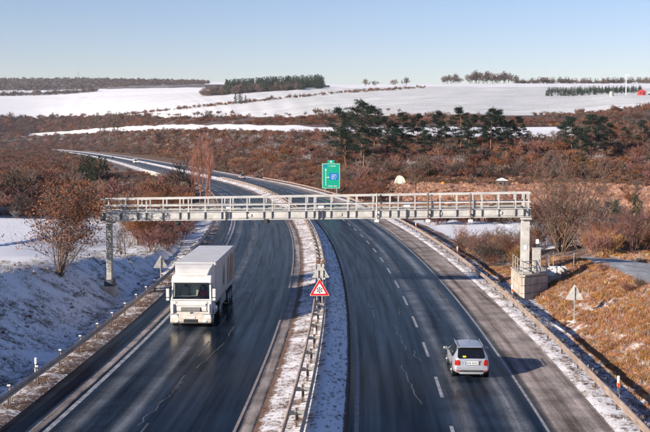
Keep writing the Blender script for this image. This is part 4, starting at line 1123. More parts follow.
def pine_parts(seed, h):
    """Scots pine: bare orange trunk, flat-topped irregular crown of needle tufts"""
    rn = random.Random(seed); tr = MB(); cr = MB(); n = 7; q = Vector((0, 0, -.4)); pts = [q]
    for i in range(n): q = q + Vector((rn.uniform(-.25, .25), rn.uniform(-.25, .25), (h + .2) / n)); pts.append(q)
    r = h * .017
    for i in range(n): tr.tube(pts[i], pts[i + 1], r * (1 - .85 * i / n), r * (1 - .85 * (i + 1) / n), n=7, cap=False)
    c0 = rn.uniform(.20, .34); nb = rn.randint(23, 28)
    for b in range(nb):
        f = c0 + (1 - c0) * ((b + rn.random() * .8) / nb); i = min(int(f * n), n - 1); p = pts[i].lerp(pts[i + 1], f * n - i)
        a = rn.uniform(0, 6.28); L = h * .25 * math.sin(math.pi * min(1, .22 + .78 * (f - c0) / (1 - c0)) ** .9 ) * rn.uniform(.6, 1.25) + .35
        e = p + Vector((math.cos(a) * L, math.sin(a) * L, L * rn.uniform(.05, .45)))
        tr.tube(p, e, r * .3, r * .08, n=4, cap=False)
        for k in range(rn.randint(3, 5)):
            c = p.lerp(e, rn.uniform(.45, 1.08)) + Vector((rn.gauss(0, .35), rn.gauss(0, .35), rn.gauss(.1, .2)))
            R_ = rn.uniform(.7, 1.25) * h / 14
            for m in range(62):
                u = Vector((rn.gauss(0, 1), rn.gauss(0, 1), rn.gauss(.15, .55))); u.normalize(); o = c + Vector((u.x, u.y, u.z * .55)) * R_ * rn.uniform(.15, 1)
                v = u.orthogonal().normalized(); v.rotate(Matrix.Rotation(rn.uniform(0, 6.28), 3, u)); s_ = rn.uniform(.16, .29) * h / 14
                cr.quad(o - v * s_ * .32, o + v * s_ * .32, o + u * s_ * 1.9)
    return tr.raw('trunk', MAT['pinebark'], True), cr.raw('crown', MAT['needle'])
def spruce_parts(seed, h, w, mat, dens=1.0, base=.06):
    rn = random.Random(seed); tr = MB(); cr = MB(); tr.tube((0, 0, -.4), (0, 0, h * .95), h * .015, h * .003, n=6, cap=False)
    for b in range(int(95 * dens)):
        f = base + (1 - base) * (b + rn.random()) / (95 * dens); a = rn.uniform(0, 6.28); L = w * (1 - f) ** .8 * rn.uniform(.65, 1.1) + .1
        d = Vector((math.cos(a), math.sin(a), -.18 + .3 * f)); p = Vector((0, 0, f * h))
        for k in range(max(4, int(L * 9))):
            o = p + d * L * rn.uniform(.15, 1) + Vector((rn.gauss(0, .10), rn.gauss(0, .10), rn.gauss(0, .08))) * h / 6
            u = (d + Vector((rn.gauss(0, .7), rn.gauss(0, .7), rn.gauss(-.1, .5)))).normalized(); v = u.orthogonal().normalized(); v.rotate(Matrix.Rotation(rn.uniform(0, 6.28), 3, u)); s_ = h * .045 * rn.uniform(.6, 1.3)
            cr.quad(o - v * s_ * .35, o + v * s_ * .35, o + u * s_ * 1.6)
    return tr.raw('trunk', MAT['bark']), cr.raw('crown', mat)
def place_tree(name, parts, loc, rz, sc, label, group, cat='tree'):
    t = empty(name, loc, rz); t.scale = (sc, sc, sc); tag(t, label, cat, group)
    link('trunk', parts[0], t); link('crown', parts[1], t); return t

def tuft_mesh(name, seed, n, h, spread, mat, w=.012):
    rn = random.Random(seed); mb = MB()
    for k in range(n):
        a = rn.uniform(0, 6.28); q = Vector((math.cos(a), math.sin(a), 0)) * spread * math.sqrt(rn.random()); b = rn.uniform(0, 6.28)
        d = Vector((math.cos(b), math.sin(b), 0)) * h * rn.uniform(.3, 1.3); z = h * rn.uniform(.25, .85); s = Vector((-math.sin(b), math.cos(b), 0)) * w
        m_ = q + d * .4 + Vector((0, 0, z * .65))
        mb.quad(q - s - Vector((0, 0, .05)), q + s - Vector((0, 0, .05)), m_ + s * .8, m_ - s * .8); mb.quad(m_ - s * .8, m_ + s * .8, q + d + Vector((0, 0, z)))
    return mb.raw(name, mat)

def scatter(name, label, P, rz, sc, ix, protos, cat=None):
    """uncountable growth: one object, prototypes instanced on points"""
    P = np.asarray(P, np.float32); n = len(P)
    me = bpy.data.meshes.new(name); me.vertices.add(n); me.vertices.foreach_set('co', P.ravel())
    for nm, v in (('rz', rz), ('sc', sc)): me.attributes.new(nm, 'FLOAT', 'POINT').data.foreach_set('value', np.asarray(v, np.float32))
    me.attributes.new('ix', 'INT', 'POINT').data.foreach_set('value', np.asarray(ix, np.int32))
    o = link(name, me); tag(o, label, cat, None, 'stuff')
    ng = bpy.data.node_groups.new(name, 'GeometryNodeTree'); ng.interface.new_socket('Geometry', in_out='INPUT', socket_type='NodeSocketGeometry'); ng.interface.new_socket('Geometry', in_out='OUTPUT', socket_type='NodeSocketGeometry')
    nd, lk = ng.nodes, ng.links; gi = nd.new('NodeGroupInput'); go = nd.new('NodeGroupOutput'); iop = nd.new('GeometryNodeInstanceOnPoints'); jn = nd.new('GeometryNodeJoinGeometry')
    for m in protos[::-1]:
        po = bpy.data.objects.new(m.name, m); oi = nd.new('GeometryNodeObjectInfo'); oi.inputs['Object'].default_value = po; oi.inputs['As Instance'].default_value = True
        lk.new(oi.outputs['Geometry'], jn.inputs[0])
    lk.new(gi.outputs[0], iop.inputs['Points']); lk.new(jn.outputs[0], iop.inputs['Instance']); iop.inputs['Pick Instance'].default_value = True
    def attr(nm, dt):
        a = nd.new('GeometryNodeInputNamedAttribute'); a.data_type = dt; a.inputs['Name'].default_value = nm; return next(s for s in a.outputs if s.enabled and s.name == 'Attribute')
    lk.new(attr('ix', 'INT'), iop.inputs['Instance Index'])
    cx = nd.new('ShaderNodeCombineXYZ'); lk.new(attr('rz', 'FLOAT'), cx.inputs[2]); lk.new(cx.outputs[0], iop.inputs['Rotation'])
    c2 = nd.new('ShaderNodeCombineXYZ'); a = attr('sc', 'FLOAT')
    for i in range(3): lk.new(a, c2.inputs[i])
    lk.new(c2.outputs[0], iop.inputs['Scale']); lk.new(iop.outputs[0], go.inputs[0])
    md = o.modifiers.new('scatter', 'NODES'); md.node_group = ng
    return o

SHR = [shrub_mesh('shrub', 1, 3.0, 1.9, 8, MAT['twig_red']), shrub_mesh('shrub', 2, 2.6, 2.2, 8, MAT['twig_grey']), shrub_mesh('shrub', 3, 2.2, 2.0, 9, MAT['twig_tan']),
       shrub_mesh('shrub', 4, 3.6, 1.7, 7, MAT['twig_red']), shrub_mesh('shrub', 5, 3.2, 2.3, 8, MAT['twig_grey'])]
# thicker twigs for the distance, where single twigs merge
SHF = [shrub_mesh('far_shrub', sd, h_, w_, 7, MAT[m_], .028, (4, 5, 4)) for sd, h_, w_, m_ in ((13, 2.3, 2.3, 'twig_tan'), (11, 3.0, 2.2, 'twig_red'), (12, 2.7, 2.4, 'twig_grey'), (16, 3.2, 2.2, 'twig_red'), (14, 3.8, 2.0, 'twig_grey'), (15, 2.6, 2.3, 'twig_frost'))]

def sample(n, x0, x1, D0, D1, pw=2.0):
    """points over the ground between two sight lines and two depths, even per area for pw=2"""
    u = rng.random(n); D = (D0 ** pw + u * (D1 ** pw - D0 ** pw)) ** (1 / pw); c = rng.uniform(x0, x1, n)
    X = (c - CXP) / FPX * D; return X, D, c
def sample_t(n, x0, x1, t0, t1):
    """points over a terrain band, even per sight line"""
    c = rng.uniform(x0, x1, n); t = rng.uniform(t0, t1, n); d = knots_at(c)[0]; k = np.minimum(t.astype(int), 11); r = np.arange(n)
    D = d[r, k] + (d[r, k + 1] - d[r, k]) * (t - k); return (c - CXP) / FPX * D, D, c
def D_at(c, y, D0=250., D1=4000.):
    """depth at which the ground shows at photo pixel (c, y)"""
    Ds = np.linspace(D0, D1, 1500); z = G((c - CXP) / FPX * Ds, Ds)[0]; yi = HOR - (z - CAMZ) / Ds * FPX
    return float(Ds[int(np.argmax(yi <= y))])
def clump(X, Y, s, seed=0.0):
    return np.sin(X / s + 1.7 + seed) * np.sin(Y / (s * 1.6) + .6 + seed) + .7 * np.sin(X / (s * .43) + Y / (s * .9) + seed * 2)
def gz_any(X, Y):
    o = roff(X, Y); z = G(X, Y)[0]
    m = (np.abs(o) < 30) & (Y < 1880)
    if m.any():
        # corridor height at (station, offset); the station is close to Y here
        s = rslope(Y[m]); st = Y[m] + o[m] * s / np.sqrt(1 + s * s); o2 = roff(X[m], Y[m]); z[m] = corridor_xyz(o2, st)[2]
    return z

# ------------------------------------------------------------------ shrubs one can pick out near the road
def shrub_things(spots, label, group, protos=SHR, each=None):
    for i, (X, Y, s) in enumerate(spots):
        z = float(gz_any(np.array([X]), np.array([Y]))[0]); rn = random.Random(i * 7 + int(X * 10))
        o = link('shrub', protos[rn.randrange(len(protos))], None, (X, Y, z - .05), (0, 0, rn.uniform(0, 6.28)), (s * rn.uniform(.85, 1.15), s * rn.uniform(.85, 1.15), s))
        tag(o, each[i] + ' ' + label if each else label, 'shrub', group)
def spots(n, x0, x1, D0, D1, s0, s1, seed, cond=None):
    rn = np.random.default_rng(seed); out = []
    while len(out) < n:
        D = math.sqrt(D0 ** 2 + rn.random() * (D1 ** 2 - D0 ** 2)); c = rn.uniform(x0, x1); X = (c - CXP) / FPX * D
        if cond and not cond(c, D, float(roff(X, D))): continue
        out.append((X, D, rn.uniform(s0, s1)))
    return out
shrub_things(spots(60, 130, 226, 98, 168, .75, 1.5, 1, lambda c, D, o: -48 < o < -15.5 and c > 118 + (D - 98) * .05 + 30 * (D < 112)), 'bare reddish shrub on the left verge behind the lorry', 'shrubs on the left verge', [SHR[0], SHR[3], SHR[0], SHR[4]])
shrub_things(spots(60, 425, 535, 96, 124, .5, 1.0, 2, lambda c, D, o: o > 15.0), 'bare dark red shrub beside right guardrail beyond the gantry', 'shrubs beyond the right guardrail')
shrub_things(spots(80, 528, 700, 94, 128, .7, 1.35, 3, lambda c, D, o: o > 24), 'bare brown bush in the row behind the shade-grey strip', 'bushes behind the gravel path')
shrub_things(sorted(spots(3, 600, 650, 66, 78, .28, .42, 4, lambda c, D, o: 15.5 < o < 20), key=lambda q: q[0] / q[1]), 'small dark shrub growing on orange grass bank', 'small shrubs on the grass bank', SHR[:2], ['leftmost', 'middle', 'rightmost'])

# ------------------------------------------------------------------ trees standing alone
def tp(x, D, dz=0.0):
    X = (x - CXP) / FPX * D; return Vector((X, D, float(gz_any(np.array([X]), np.array([float(D)]))[0]) + dz))
tree_things('beech_tree', 'leafy orange brown young beech on top of the left snow bank', None, tp(57, 76), 21, 7.5, MAT['bark'], MAT['twig_grey'], .04, 11, .5, (7, 6, 4), .045, .007, MAT['leaf'], 4600, .085, .35, .70)
tree_things('bare_tree', 'slender bare sapling on the snowfield right of the left gantry leg', None, tp(123, 97), 22, 3.6, MAT['bark'], MAT['twig_grey'], .15, 3, .5, (5, 4, 3), .05, .008, None, 0, .1, .5, .3)
tree_things('bare_tree', 'large bare spreading tree behind the right end of gantry', None, tp(562, 112), 23, 11.0, MAT['bark'], MAT['twig_grey'], .10, 9, .52, (7, 6, 5), .10, .011, MAT['leaf'], 2600, .075, .35, .62)
tree_things('bare_tree', 'bare thorny tree at the right edge behind shade-grey strip', None, tp(640, 100), 24, 4.2, MAT['bark'], MAT['twig_grey'], .15, 4, .5, (6, 5, 4), .08, .009, None, 0, .1, .4, .45)
for i, (x, D, h, sd) in enumerate([(193, 216, 11.5, 33), (199, 205, 13.0, 31), (205, 212, 14.0, 32), (210, 220, 10.5, 34)]):
    tree_things('birch_tree', ['leftmost', 'second from left', 'third from left', 'rightmost'][i] + ' slender bare birch of the clump by the road bend', 'birches by the road bend', tp(x, D), sd, h, MAT['birch'], MAT['birch'], .12, 2, .30, (5, 5, 4), .10, .018, None, 0, .1, 1.1, .12)
for i, (x, D, h, lab) in enumerate([(503, 165, 7.5, 'bare tree in the grass left of the big spreading tree'), (418, 245, 6.5, 'small bare tree standing in the dry grass beyond gantry'), (632, 205, 6, 'thin bare tree in dry grass near right edge'), (268, 380, 8, 'small bare tree beside the outbound road bend')]):
    tree_things('bare_tree', lab, None, tp(x, D), 60 + i, h, MAT['bark'], MAT['twig_grey'], .2, 2, .5, (5, 5, 4), .09, .02, None, 0, .1, .4, .4)
# pines along the crest of the scrub hillside
PINES = [pine_parts(100 + i, 14.0) for i in range(6)]
LOWP = [(346, 128), (364, 126), (398, 128), (427, 129), (469, 130), (507, 130), (579, 128)]
pl_ = [(340, 107), (344, 118), (361, 101), (368, 108), (374, 105), (386, 116), (392, 120), (402, 112), (406, 122), (417, 113), (421, 120), (437, 111), (441, 121), (460, 107), (464, 119), (473, 114), (483, 115), (488, 122), (491, 108), (497, 109), (503, 116), (510, 120), (518, 116), (522, 125), (566, 116), (572, 116), (590, 114), (602, 116), (608, 122), (643, 119), (563, 124), (625, 126)] + LOWP
ORD = 'leftmost second third fourth fifth sixth seventh eighth ninth tenth eleventh twelfth thirteenth fourteenth fifteenth sixteenth seventeenth eighteenth nineteenth twentieth'.split() + [q_ + '-' + w for q_ in ('twenty', 'thirty', 'forty') for w in 'first second third fourth fifth sixth seventh eighth ninth tenth'.split()]; ORD[29] = 'thirtieth'; ORD[39] = 'fortieth'
def nth(i): return ORD[i] + ('' if i == 0 else ' from left')
rn = random.Random(3); pl_.sort(); npl = sum(1 for q in pl_ if q[0] < 540)
for i, (x, yt) in enumerate(pl_):
    D = (rn.uniform(370, 425) if x < 540 else rn.uniform(360, 410)) if (x, yt) not in LOWP else rn.uniform(335, 365)
    b = tp(x, D); ztop = px(x, yt, D).z; h = max(7.0, ztop - b.z)
    place_tree('pine_tree', PINES[i % 6], b - Vector((0, 0, .2)), rn.uniform(0, 6.28), h / 14.0, nth(i) + ' dark pine of the long row along the hillside' if x < 540 else nth(i - npl) + ' dark pine on the scrub slope right of the long row', 'pines along the hillside' if x < 540 else 'pines on the right slope')
SPR = [spruce_parts(200 + i, 6.0, 1.7, MAT['needle2']) for i in range(3)]
def conifers(rows, fmt, group):
    rows.sort()
    for i, (x, D, h) in enumerate(rows):
        place_tree('conifer', SPR[i % 3], tp(x, D) - Vector((0, 0, .2)), i * 1.3, h / 6, nth(i) + ' ' + fmt, group)
conifers([(82.5, 365, 9.0), (88, 372, 8.6), (94, 364, 8.0), (100, 370, 8.6), (105.5, 372, 8.0), (91, 376, 8.4)], 'dark green conifer in low clump left of the white van', 'conifers left of the van')
conifers([(101, D_at(101, 137), 16), (105, D_at(105, 136.5), 19), (114.5, D_at(114.5, 136), 17), (118, D_at(118, 136), 14), (112, D_at(112, 144), 9)], 'dark conifer beside the utility pole beyond the far road', 'conifers by the utility pole')
conifers([(236, D_at(236, 104), 14), (240.5, D_at(240.5, 104), 17), (246, D_at(246, 103.5), 10)], 'dark conifer of the small group on the snowy field', 'conifers on the field')
conifers([(636, 150, 4.6), (641, 152, 3.8), (616, 165, 3.6)], 'young green conifer among bushes near the right edge', 'young conifers near the right edge')
conifers([(197, 460, 4), (203, 465, 3.5), (226, 480, 4)], 'small juniper beside the outbound road above the birches', 'junipers beside the far road')

# ------------------------------------------------------------------ thickets and scrub (uncountable)
def scrub(name, label, parts, protos):
    P = []; S = []; I = []
    for q in parts:
        if q[0] == 't': (n, x0, x1, D0, D1, s0, s1, cond, cl, pw) = q[1:]; X, Y, c = sample_t(n, x0, x1, D0, D1)
        else: (n, x0, x1, D0, D1, s0, s1, cond, cl, pw) = q; X, Y, c = sample(n, x0, x1, D0, D1, pw)
        o = roff(X, Y); t = G(X, Y)[1]
        keep = cond(c, Y, o, t) & ((np.abs(o) > 15.5) | (Y > 1900))
        if cl: keep &= clump(X, Y, cl) > -.55 + .5 * rng.random(n)
        c, t = c[keep], t[keep]; X, Y = X[keep], Y[keep]; z = gz_any(X, Y)
        P.append(np.stack([X, Y, z - .05], -1)); S.append(rng.uniform(s0, s1, len(X)) * (1 + .9 * (rng.random(len(X)) < .07)) * (np.interp(Y, [300, 700, 2500], [1, 1.35, 3.2]) if q[0] == 't' else 1)); k = (clump(X, Y, 23., 2.) * .9 + rng.normal(0, .8, len(X)) + len(protos) / 2.); I.append(np.clip(k.astype(int), 0, len(protos) - 1))
        if q[0] == 't': I[-1][(t > 5.2) & (t < 6) & (rng.random(len(c)) < np.where(c < 345, .26, .10))] = len(protos) - 1
    P = np.concatenate(P); S = np.concatenate(S); I = np.concatenate(I)
    return scatter(name, label, P, rng.uniform(0, 6.28, len(P)), S, I, protos, 'scrub')
scrub('thicket', 'dense reddish brown bare thicket on flat ground left of the road',
      [(6500, -60, 235, 168, 420, .5, 1.2, lambda c, Y, o, t: (o < -17) & ~((c > 78) & (c < 112) & (Y > 318) & (Y < 368)) & ~((c > 104) & (c < 160) & (Y > 250) & (o > -48)), 9., 2), (9000, -60, 205, 420, 1900, .42, .85, lambda c, Y, o, t: (o < -22) & (t < 5), 0, 1.4),
       (900, 104, 162, 250, 430, .18, .38, lambda c, Y, o, t: (o < -16) & (o > -50), 0, 2), (260, 120, 200, 100, 168, .5, .9, lambda c, Y, o, t: (o < -20) & (c > 150), 0, 2)], SHF)
scrub('scrub', 'brown and rusty scrub covering the hillside below the pines',
      [('t', 15000, -60, 730, 4.93, 5.98, .38, .95, lambda c, Y, o, t: ((o > 17) | (Y > 1880)) & ((t < 5.74) | (c > 575) | (rng.random(len(c)) < .12)) & ((t > 5.06) | (c < 385)), 13., 0), ('t', 1300, 190, 380, 4.0, 4.95, .3, .7, lambda c, Y, o, t: o > 17, 0, 0), ('t', 6000, -60, 150, 4.9, 5.8, .38, .8, lambda c, Y, o, t: (o > 17) | (Y > 1880), 0, 0), ('t', 3500, -60, 150, 6.98, 7.97, .4, .9, lambda c, Y, o, t: Y > 0, 0, 0), ('t', 6500, -60, 730, 7.0, 7.9, .35, .65, lambda c, Y, o, t: Y > 0, 17., 0),
       ('t', 2200, 575, 730, 5.95, 7.1, .45, .9, lambda c, Y, o, t: Y > 0, 15., 0), ('t', 700, -60, 28, 5.95, 7.1, .5, .9, lambda c, Y, o, t: Y > 0, 0, 0),
       ('t', 60, -60, 400, 8.0, 8.06, .5, .9, lambda c, Y, o, t: Y > 0, 0, 0)], SHF)
scrub('scrub', 'grey brown bushes scattered over dry grass right of the road',
      [(1600, 330, 720, 124, 300, .35, .95, lambda c, Y, o, t: (o > 17) & (t < 5) & ~((Y > 124) & (Y < 160) & (c < 540)) & ~((Y > 182) & (Y < 300) & (c > 385) & (rng.random(len(c)) < .97)), 11., 2)], SHF)
# hedge crossing the snowy fields: image line (100,118)-(425,88)
hx = rng.uniform(105, 425, 420); P = []
for x in hx:
    y = np.interp(x, [100, 200, 340, 425], [117.6, 107.5, 93.5, 88.2]) + rng.normal(0, .35)
    lo_, hi_ = knots_at(np.array([x]))[0][0][8], knots_at(np.array([x]))[0][0][9]
    Ds = np.linspace(lo_, hi_, 90); Xs = (x - CXP) / FPX * Ds; zs = G(Xs, Ds)[0]; yi = HOR - (zs - CAMZ) / Ds * FPX
    k = int(np.argmin(np.abs(yi - y))); P.append((Xs[k], Ds[k] + rng.uniform(-6, 6), zs[k] - .2))
scatter('hedge', 'brown hedge line crossing the snowy fields diagonally', P, rng.uniform(0, 6.28, len(P)), rng.uniform(.7, 1.7, len(P)), rng.integers(0, 6, len(P)), SHF, 'hedge')
# far woods
FAR = [spruce_parts(300 + i, 6.0, 1.5, MAT['needle2'], .45, .12) for i in range(3)]
FARM = []
for a, b in FAR:
    bm = bmesh.new(); bm.from_mesh(b); k = len(bm.faces); mm = bpy.data.meshes.new('far_conifer'); bm.to_mesh(mm); bm.free(); mm.materials.append(MAT['needle2']); FARM.append(mm)
GRY = [SHF[2], SHF[4]]
def wood(name, label, n, x0, x1, fD, depth, h0, h1, protos, cat='wood'):
    c = rng.uniform(x0, x1, n); D = fD(c) + rng.uniform(0, depth, n); X = (c - CXP) / FPX * D; z = G(X, D)[0]
    return scatter(name, label, np.stack([X, D, z - .3], -1), rng.uniform(0, 6.28, n), rng.uniform(h0, h1, n), rng.integers(0, len(protos), n), protos, cat)
wood('forest', 'dark conifer wood on the skyline above the left fields', 620, 226, 324, lambda c: 2080 - (c - 222) * .2 + 90 * np.sin(c * .35), 240, 2.2, 4.6, FARM)
wood('forest', 'bare brown deciduous edge of the skyline wood', 320, 203, 300, lambda c: 2030 + 30 * np.sin(c * .5), 90, 2.6, 5.0, GRY)
wood('forest', 'dark bluish wooded ridge on the left skyline', 3000, -60, 210, lambda c: 3500 + 0 * c, 1000, 1.5, 3.0, GRY)
wood('tree_line', 'row of bare trees below the left wooded ridge', 300, -60, 100, lambda c: 3230 + 0 * c, 60, 2.2, 4.5, GRY)
wood('plantation', 'rows of small dark green trees on the far right snowfield', 520, 545, 640, lambda c: 1050 + 0 * c, 260, .7, 1.05, FARM)
wood('tree_line', 'thin far line of trees along the right horizon', 260, 515, 700, lambda c: 2450 + 0 * c, 60, 2.0, 4.4, GRY)
BT = [shrub_mesh('far_tree', 400 + i, 3.2, 1.7, 6, MAT['twig_grey'], .03, (4, 5, 4)) for i in range(3)]
for i, (x, h) in enumerate([(443, 5.5), (447, 7), (451, 8), (455, 7.5), (458, 5), (470, 8.5), (474, 10), (478, 9), (482, 10), (487, 9.5), (492, 9), (497, 8), (502, 9.5), (507, 9), (512, 8), (366, 5), (374, 4), (394, 5), (405, 5.5)]):
    p = tp(x, 2480 if x > 430 else 2150); o = link('bare_tree', BT[i % 3], None, p - Vector((0, 0, .5)), (0, 0, i), (h * 1.1, h * 1.1, h)); tag(o, nth(i) + ' bare tree of the clumps on the right skyline' if x > 430 else nth(i - 15) + ' of four lone small bare trees on the middle skyline', 'tree', 'bare trees on the skyline' if x > 430 else 'lone skyline trees')

# ------------------------------------------------------------------ grass
TG = [tuft_mesh('tuft', 500 + i, 34, .33, .17, MAT['grass']) for i in range(3)] + [tuft_mesh('tuft', 510, 26, .30, .15, MAT['grass_frost']), tuft_mesh('tuft', 512, 34, .32, .18, MAT['straw'])]
TL = [tuft_mesh('tuft', 520 + i, 22, .22, .16, MAT['grass_frost']) for i in range(2)] + [tuft_mesh('tuft', 530 + i, 20, .20, .14, MAT['litter']) for i in range(2)]
TB = [tuft_mesh('tuft', 540 + i, 40, .75, .5, MAT['meadow'], .035) for i in range(2)]
def grass(name, label, n, Y0, Y1, o0, o1, s0, s1, protos, prob=None, cond=None):
    Y = rng.uniform(Y0, Y1, n); o = rng.uniform(o0, o1, n)
    if cond is not None: k = cond(Y, o); Y, o = Y[k], o[k]
    X, Yw, z = corridor_xyz(o, Y)
    I = rng.choice(len(protos), len(X), p=prob)
    return scatter(name, label, np.stack([X, Yw, z - .01], -1), rng.uniform(0, 6.28, len(X)), rng.uniform(s0, s1, len(X)), I, protos, 'grass')
grass('grass', 'tall orange dry grass on the sunny right bank', 12500, 36, 100, 14.75, 20.2, .4, 1.0, TG, [.28, .27, .23, .12, .10], lambda Y, o: (clump(o * 2, Y, 2.6) > -.55) | (rng.random(len(Y)) < .35))
grass('grass', 'dry grass clumps beside the shade-grey strip', 1500, 50, 100, 24.8, 30, .5, 1.3, TG, [.2, .2, .2, .15, .25])
grass('grass', 'frosty tufts poking through snow on the left bank', 3800, 38, 125, -22, -13.0, .4, 1.0, TL, [.34, .34, .16, .16], lambda Y, o: clump(o * 2, Y, 1.9) > -.5)
grass('grass', 'frosty tufts on the shaded side of the median', 1500, 36, 200, .5, 1.45, .25, .6, TL, [.3, .3, .2, .2])
grass('grass', 'brown stalks in the snow of the median', 2600, 36, 200, -2.0, .5, .22, .55, TL, [.1, .1, .4, .4])
grass('grass', 'frosted weeds along the right guardrail verge', 1300, 36, 130, 12.15, 13.2, .3, .75, TL, [.2, .2, .3, .3])
grass('grass', 'frosted weeds in the ditch beside the right guardrail', 1200, 36, 130, 13.2, 14.7, .4, .9, TL)
grass('grass', 'weeds along the left guardrail verge', 600, 36, 130, -13, -12.1, .3, .7, TL, [.3, .3, .2, .2])
X, Y, c = sample(5200, 335, 720, 170, 315); o = roff(X, Y); k = (o > 15.5) & (clump(X, Y, 10., 1.) > -.6); X, Y = X[k], Y[k]
scatter('grass', 'pale dry grass meadow beyond the gantry', np.stack([X, Y, gz_any(X, Y) - .02], -1), rng.uniform(0, 6.28, len(X)), rng.uniform(.7, 1.5, len(X)), rng.integers(0, 2, len(X)), TB, 'grass')

TR = [tuft_mesh('tuft', 560 + i, 40, .8, .7, MAT['rustgrass'], .05) for i in range(2)]
X, Y, c = sample_t(12000, -60, 730, 4.9, 5.98); o = roff(X, Y); k = (o > 15.5) | (Y > 1880); X, Y = X[k], Y[k]
scatter('grass', 'rusty brown rough grass between the scrub on the hillside', np.stack([X, Y, gz_any(X, Y) - .03], -1), rng.uniform(0, 6.28, len(X)), rng.uniform(.8, 1.6, len(X)) * np.interp(Y, [300, 700, 2500], [1, 1.5, 4]), rng.integers(0, 2, len(X)), TR, 'grass')

# ------------------------------------------------------------------ small far things
def far_pole():
    p = tp(110, D_at(110, 143)); t = empty('utility_pole', p); t.scale = (1.6, 1.6, 1.6); tag(t, 'thin pale utility pole beside conifers beyond the far road', 'pole')
    MB().tube((0, 0, -.5), (0, 0, 12.0), .17, .11, n=8).build('shaft', MAT['concrete'], t); MB().box((0, 0, 11.4), (1.6, .12, .14)).build('crossarm', MAT['steel'], t)
    for sx in (-.7, 0, .7): MB().tube((sx, 0, 11.47), (sx, 0, 11.75), .06, n=6).build('insulator', MAT['white'], t)
far_pole()
p = tp(80, 4380); t = empty('radio_mast', p); tag(t, 'thin lattice radio mast on the left skyline', 'mast')
m1 = MB()
for k in range(3):
    a = k * 2.094; m1.tube((2 * math.cos(a), 2 * math.sin(a), -1), (.5 * math.cos(a), .5 * math.sin(a), 34), .35, .25, n=5)
m1.build('legs', MAT['steel'], t); m2 = MB()
for k in range(9): m2.box((0, 0, 2 + k * 3.4), (3.0 - k * .24, 3.0 - k * .24, .3))
m2.build('bracing', MAT['steel'], t)
p = tp(624.5, 1000); t = empty('tower', p); tag(t, 'slim white tower standing on the far right snowfield', 'tower')
MB().tube((0, 0, -1), (0, 0, 18), .45, .35, n=12).build('shaft', MAT['white'], t); MB().tube((0, 0, 17.2), (0, 0, 18.6), .7, .6, n=12).build('head', MAT['white'], t); MB().box((1.6, 0, 18.2), (2.6, .6, .5)).build('arm', MAT['white'], t)
p = tp(610, 960); t = empty('silo', p); tag(t, 'small grey domed silo left of the white tower', 'silo')
MB().tube((0, 0, -1), (0, 0, 3.2), 2.1, n=14).build('body', MAT['steel'], t); MB().tube((0, 0, 3.2), (0, 0, 4.4), 2.1, 1.3, n=14).tube((0, 0, 4.4), (0, 0, 4.9), 1.3, .3, n=14).build('dome', MAT['steel'], t)
def hut(name, label, x, D, w, d, h, wall, roof, cat):
    t = empty(name, tp(x, D)); tag(t, label, cat)
    MB().box((0, 0, h / 2 - .5), (w, d, h + 1)).build('wall', wall, t)
    MB().prism([Vector((-w / 2 - .3, -d / 2 - .3, h + .003)), Vector((w / 2 + .3, -d / 2 - .3, h + .003)), Vector((0, -d / 2 - .3, h + w * .28))], (0, d + .6, 0)).build('roof', roof, t)
    MB().box((w * .2, -d / 2 - .02, h * .42), (w * .2, .05, h * .8)).build('door', MAT['trim'], t); MB().box((-w * .22, -d / 2 - .02, h * .55), (w * .22, .05, h * .3)).build('window', MAT['glassd'], t)
MAT['redwall'] = simple('red_wall', (.45, .06, .06), (.36, .05, .05), 1, .8)
hut('barn', 'small red barn on the far right snowfield', 640, 980, 6.5, 5, 3.2, MAT['redwall'], MAT['redwall'], 'barn')
hut('shed', 'low grey shed with snowy roof right of the red barn', 652, 985, 8, 5, 2.0, MAT['concrete'], MAT['snowcap'], 'shed')
hut('shed', 'tiny garden hut with snowy roof below the pines', 502, 285, 2.4, 2.0, 1.5, MAT['post'], MAT['snowcap'], 'shed')
MAT['palegreen'] = simple('pale_foil', (.62, .66, .52), (.45, .50, .40), 1.5, .5)
t = empty('foil_tent', tp(400, 285)); tag(t, 'rounded pale green foil greenhouse in the garden scrub', 'greenhouse')
mb = MB(); n = 12; prof = [Vector((1.35 * math.cos(a), -1.2, 2.3 * math.sin(a) - .1)) for a in np.linspace(0, math.pi, n)]
mb.prism(prof, (0, 2.4, 0)).build('foil', MAT['palegreen'], t); hp = MB()
for yy in (-1.22, 0, 1.22):
    for i in range(n - 1):
        a, b = prof[i], prof[i + 1]; hp.tube((a.x * 1.01, yy, a.z * 1.01), (b.x * 1.01, yy, b.z * 1.01), .03, n=5)
hp.build('hoop', MAT['white'], t); MB().box((0, -1.23, .8), (.8, .03, 1.7)).build('door', MAT['white'], t)
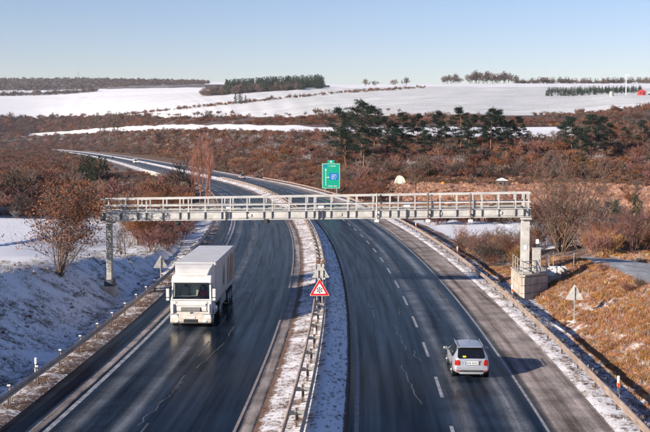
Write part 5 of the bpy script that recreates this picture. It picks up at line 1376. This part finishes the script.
t = empty('covered_heap', tp(443, 285)); tag(t, 'small orange tarpaulin covered heap in the garden scrub', 'heap')
mb = MB(); n = 10
for k, (z, r) in enumerate(((-.2, .75), (.35, .7), (.75, .5), (.95, .2))):
    for i in range(n): a = 6.283 * i / n; q = r * (1 + .12 * math.sin(3 * a + k)); mb.v.append((q * math.cos(a), q * math.sin(a), z))
for k in range(3):
    for i in range(n): j = (i + 1) % n; mb.f.append((k * n + i, k * n + j, k * n + n + j, k * n + n + i))
mb.f.append(tuple(3 * n + i for i in range(n))); mb.build('tarpaulin', MAT['orange'], t, 0, True)
MB().tube((-.6, -.5, .3), (.6, -.52, .3), .03, n=5).build('rope', MAT['post'], t)
# concrete parapet wall where the inbound road crosses a dip
t = empty('retaining_wall', rp(395, -14.6, -2.5)); tag(t, 'pale concrete parapet wall below the inbound road bend', 'wall'); inv = Matrix.Translation(t.location).inverted()
ys = np.arange(350, 440, 7.5)
for i, y in enumerate(ys):
    a, b = rp(float(y) + .06, -14.7), rp(float(y) + 7.44, -14.7); z1 = .75 - .012 * abs(y - 395) * (y > 395)
    o = bar(Vector((a.x, a.y, -1.6 + z1 / 2)), Vector((b.x, b.y, -1.6 + z1 / 2)), .35, 3.2 + z1).build('panel', MAT['concrete']); o.parent = t; o.matrix_parent_inverse = inv
    o = bar(Vector((a.x, a.y, z1 + .08)), Vector((b.x, b.y, z1 + .08)), .5, .16).build('coping', MAT['snowcap']); o.parent = t; o.matrix_parent_inverse = inv

# ------------------------------------------------------------------ thin winter haze
m, nt, nd, lk, bs = new_mat('haze'); nd.remove(bs)
pv = nd.new('ShaderNodeVolumePrincipled'); pv.inputs['Color'].default_value = (.82, .87, .95, 1); pv.inputs['Density'].default_value = 4.5e-5; pv.inputs['Anisotropy'].default_value = .2
lk.new(pv.outputs[0], nd['Material Output'].inputs['Volume'])
o = MB().box((0, 4500, 215), (26000, 15200, 440)).build('haze', m); tag(o, 'thin pale winter haze over the fields', None, None, 'stuff')
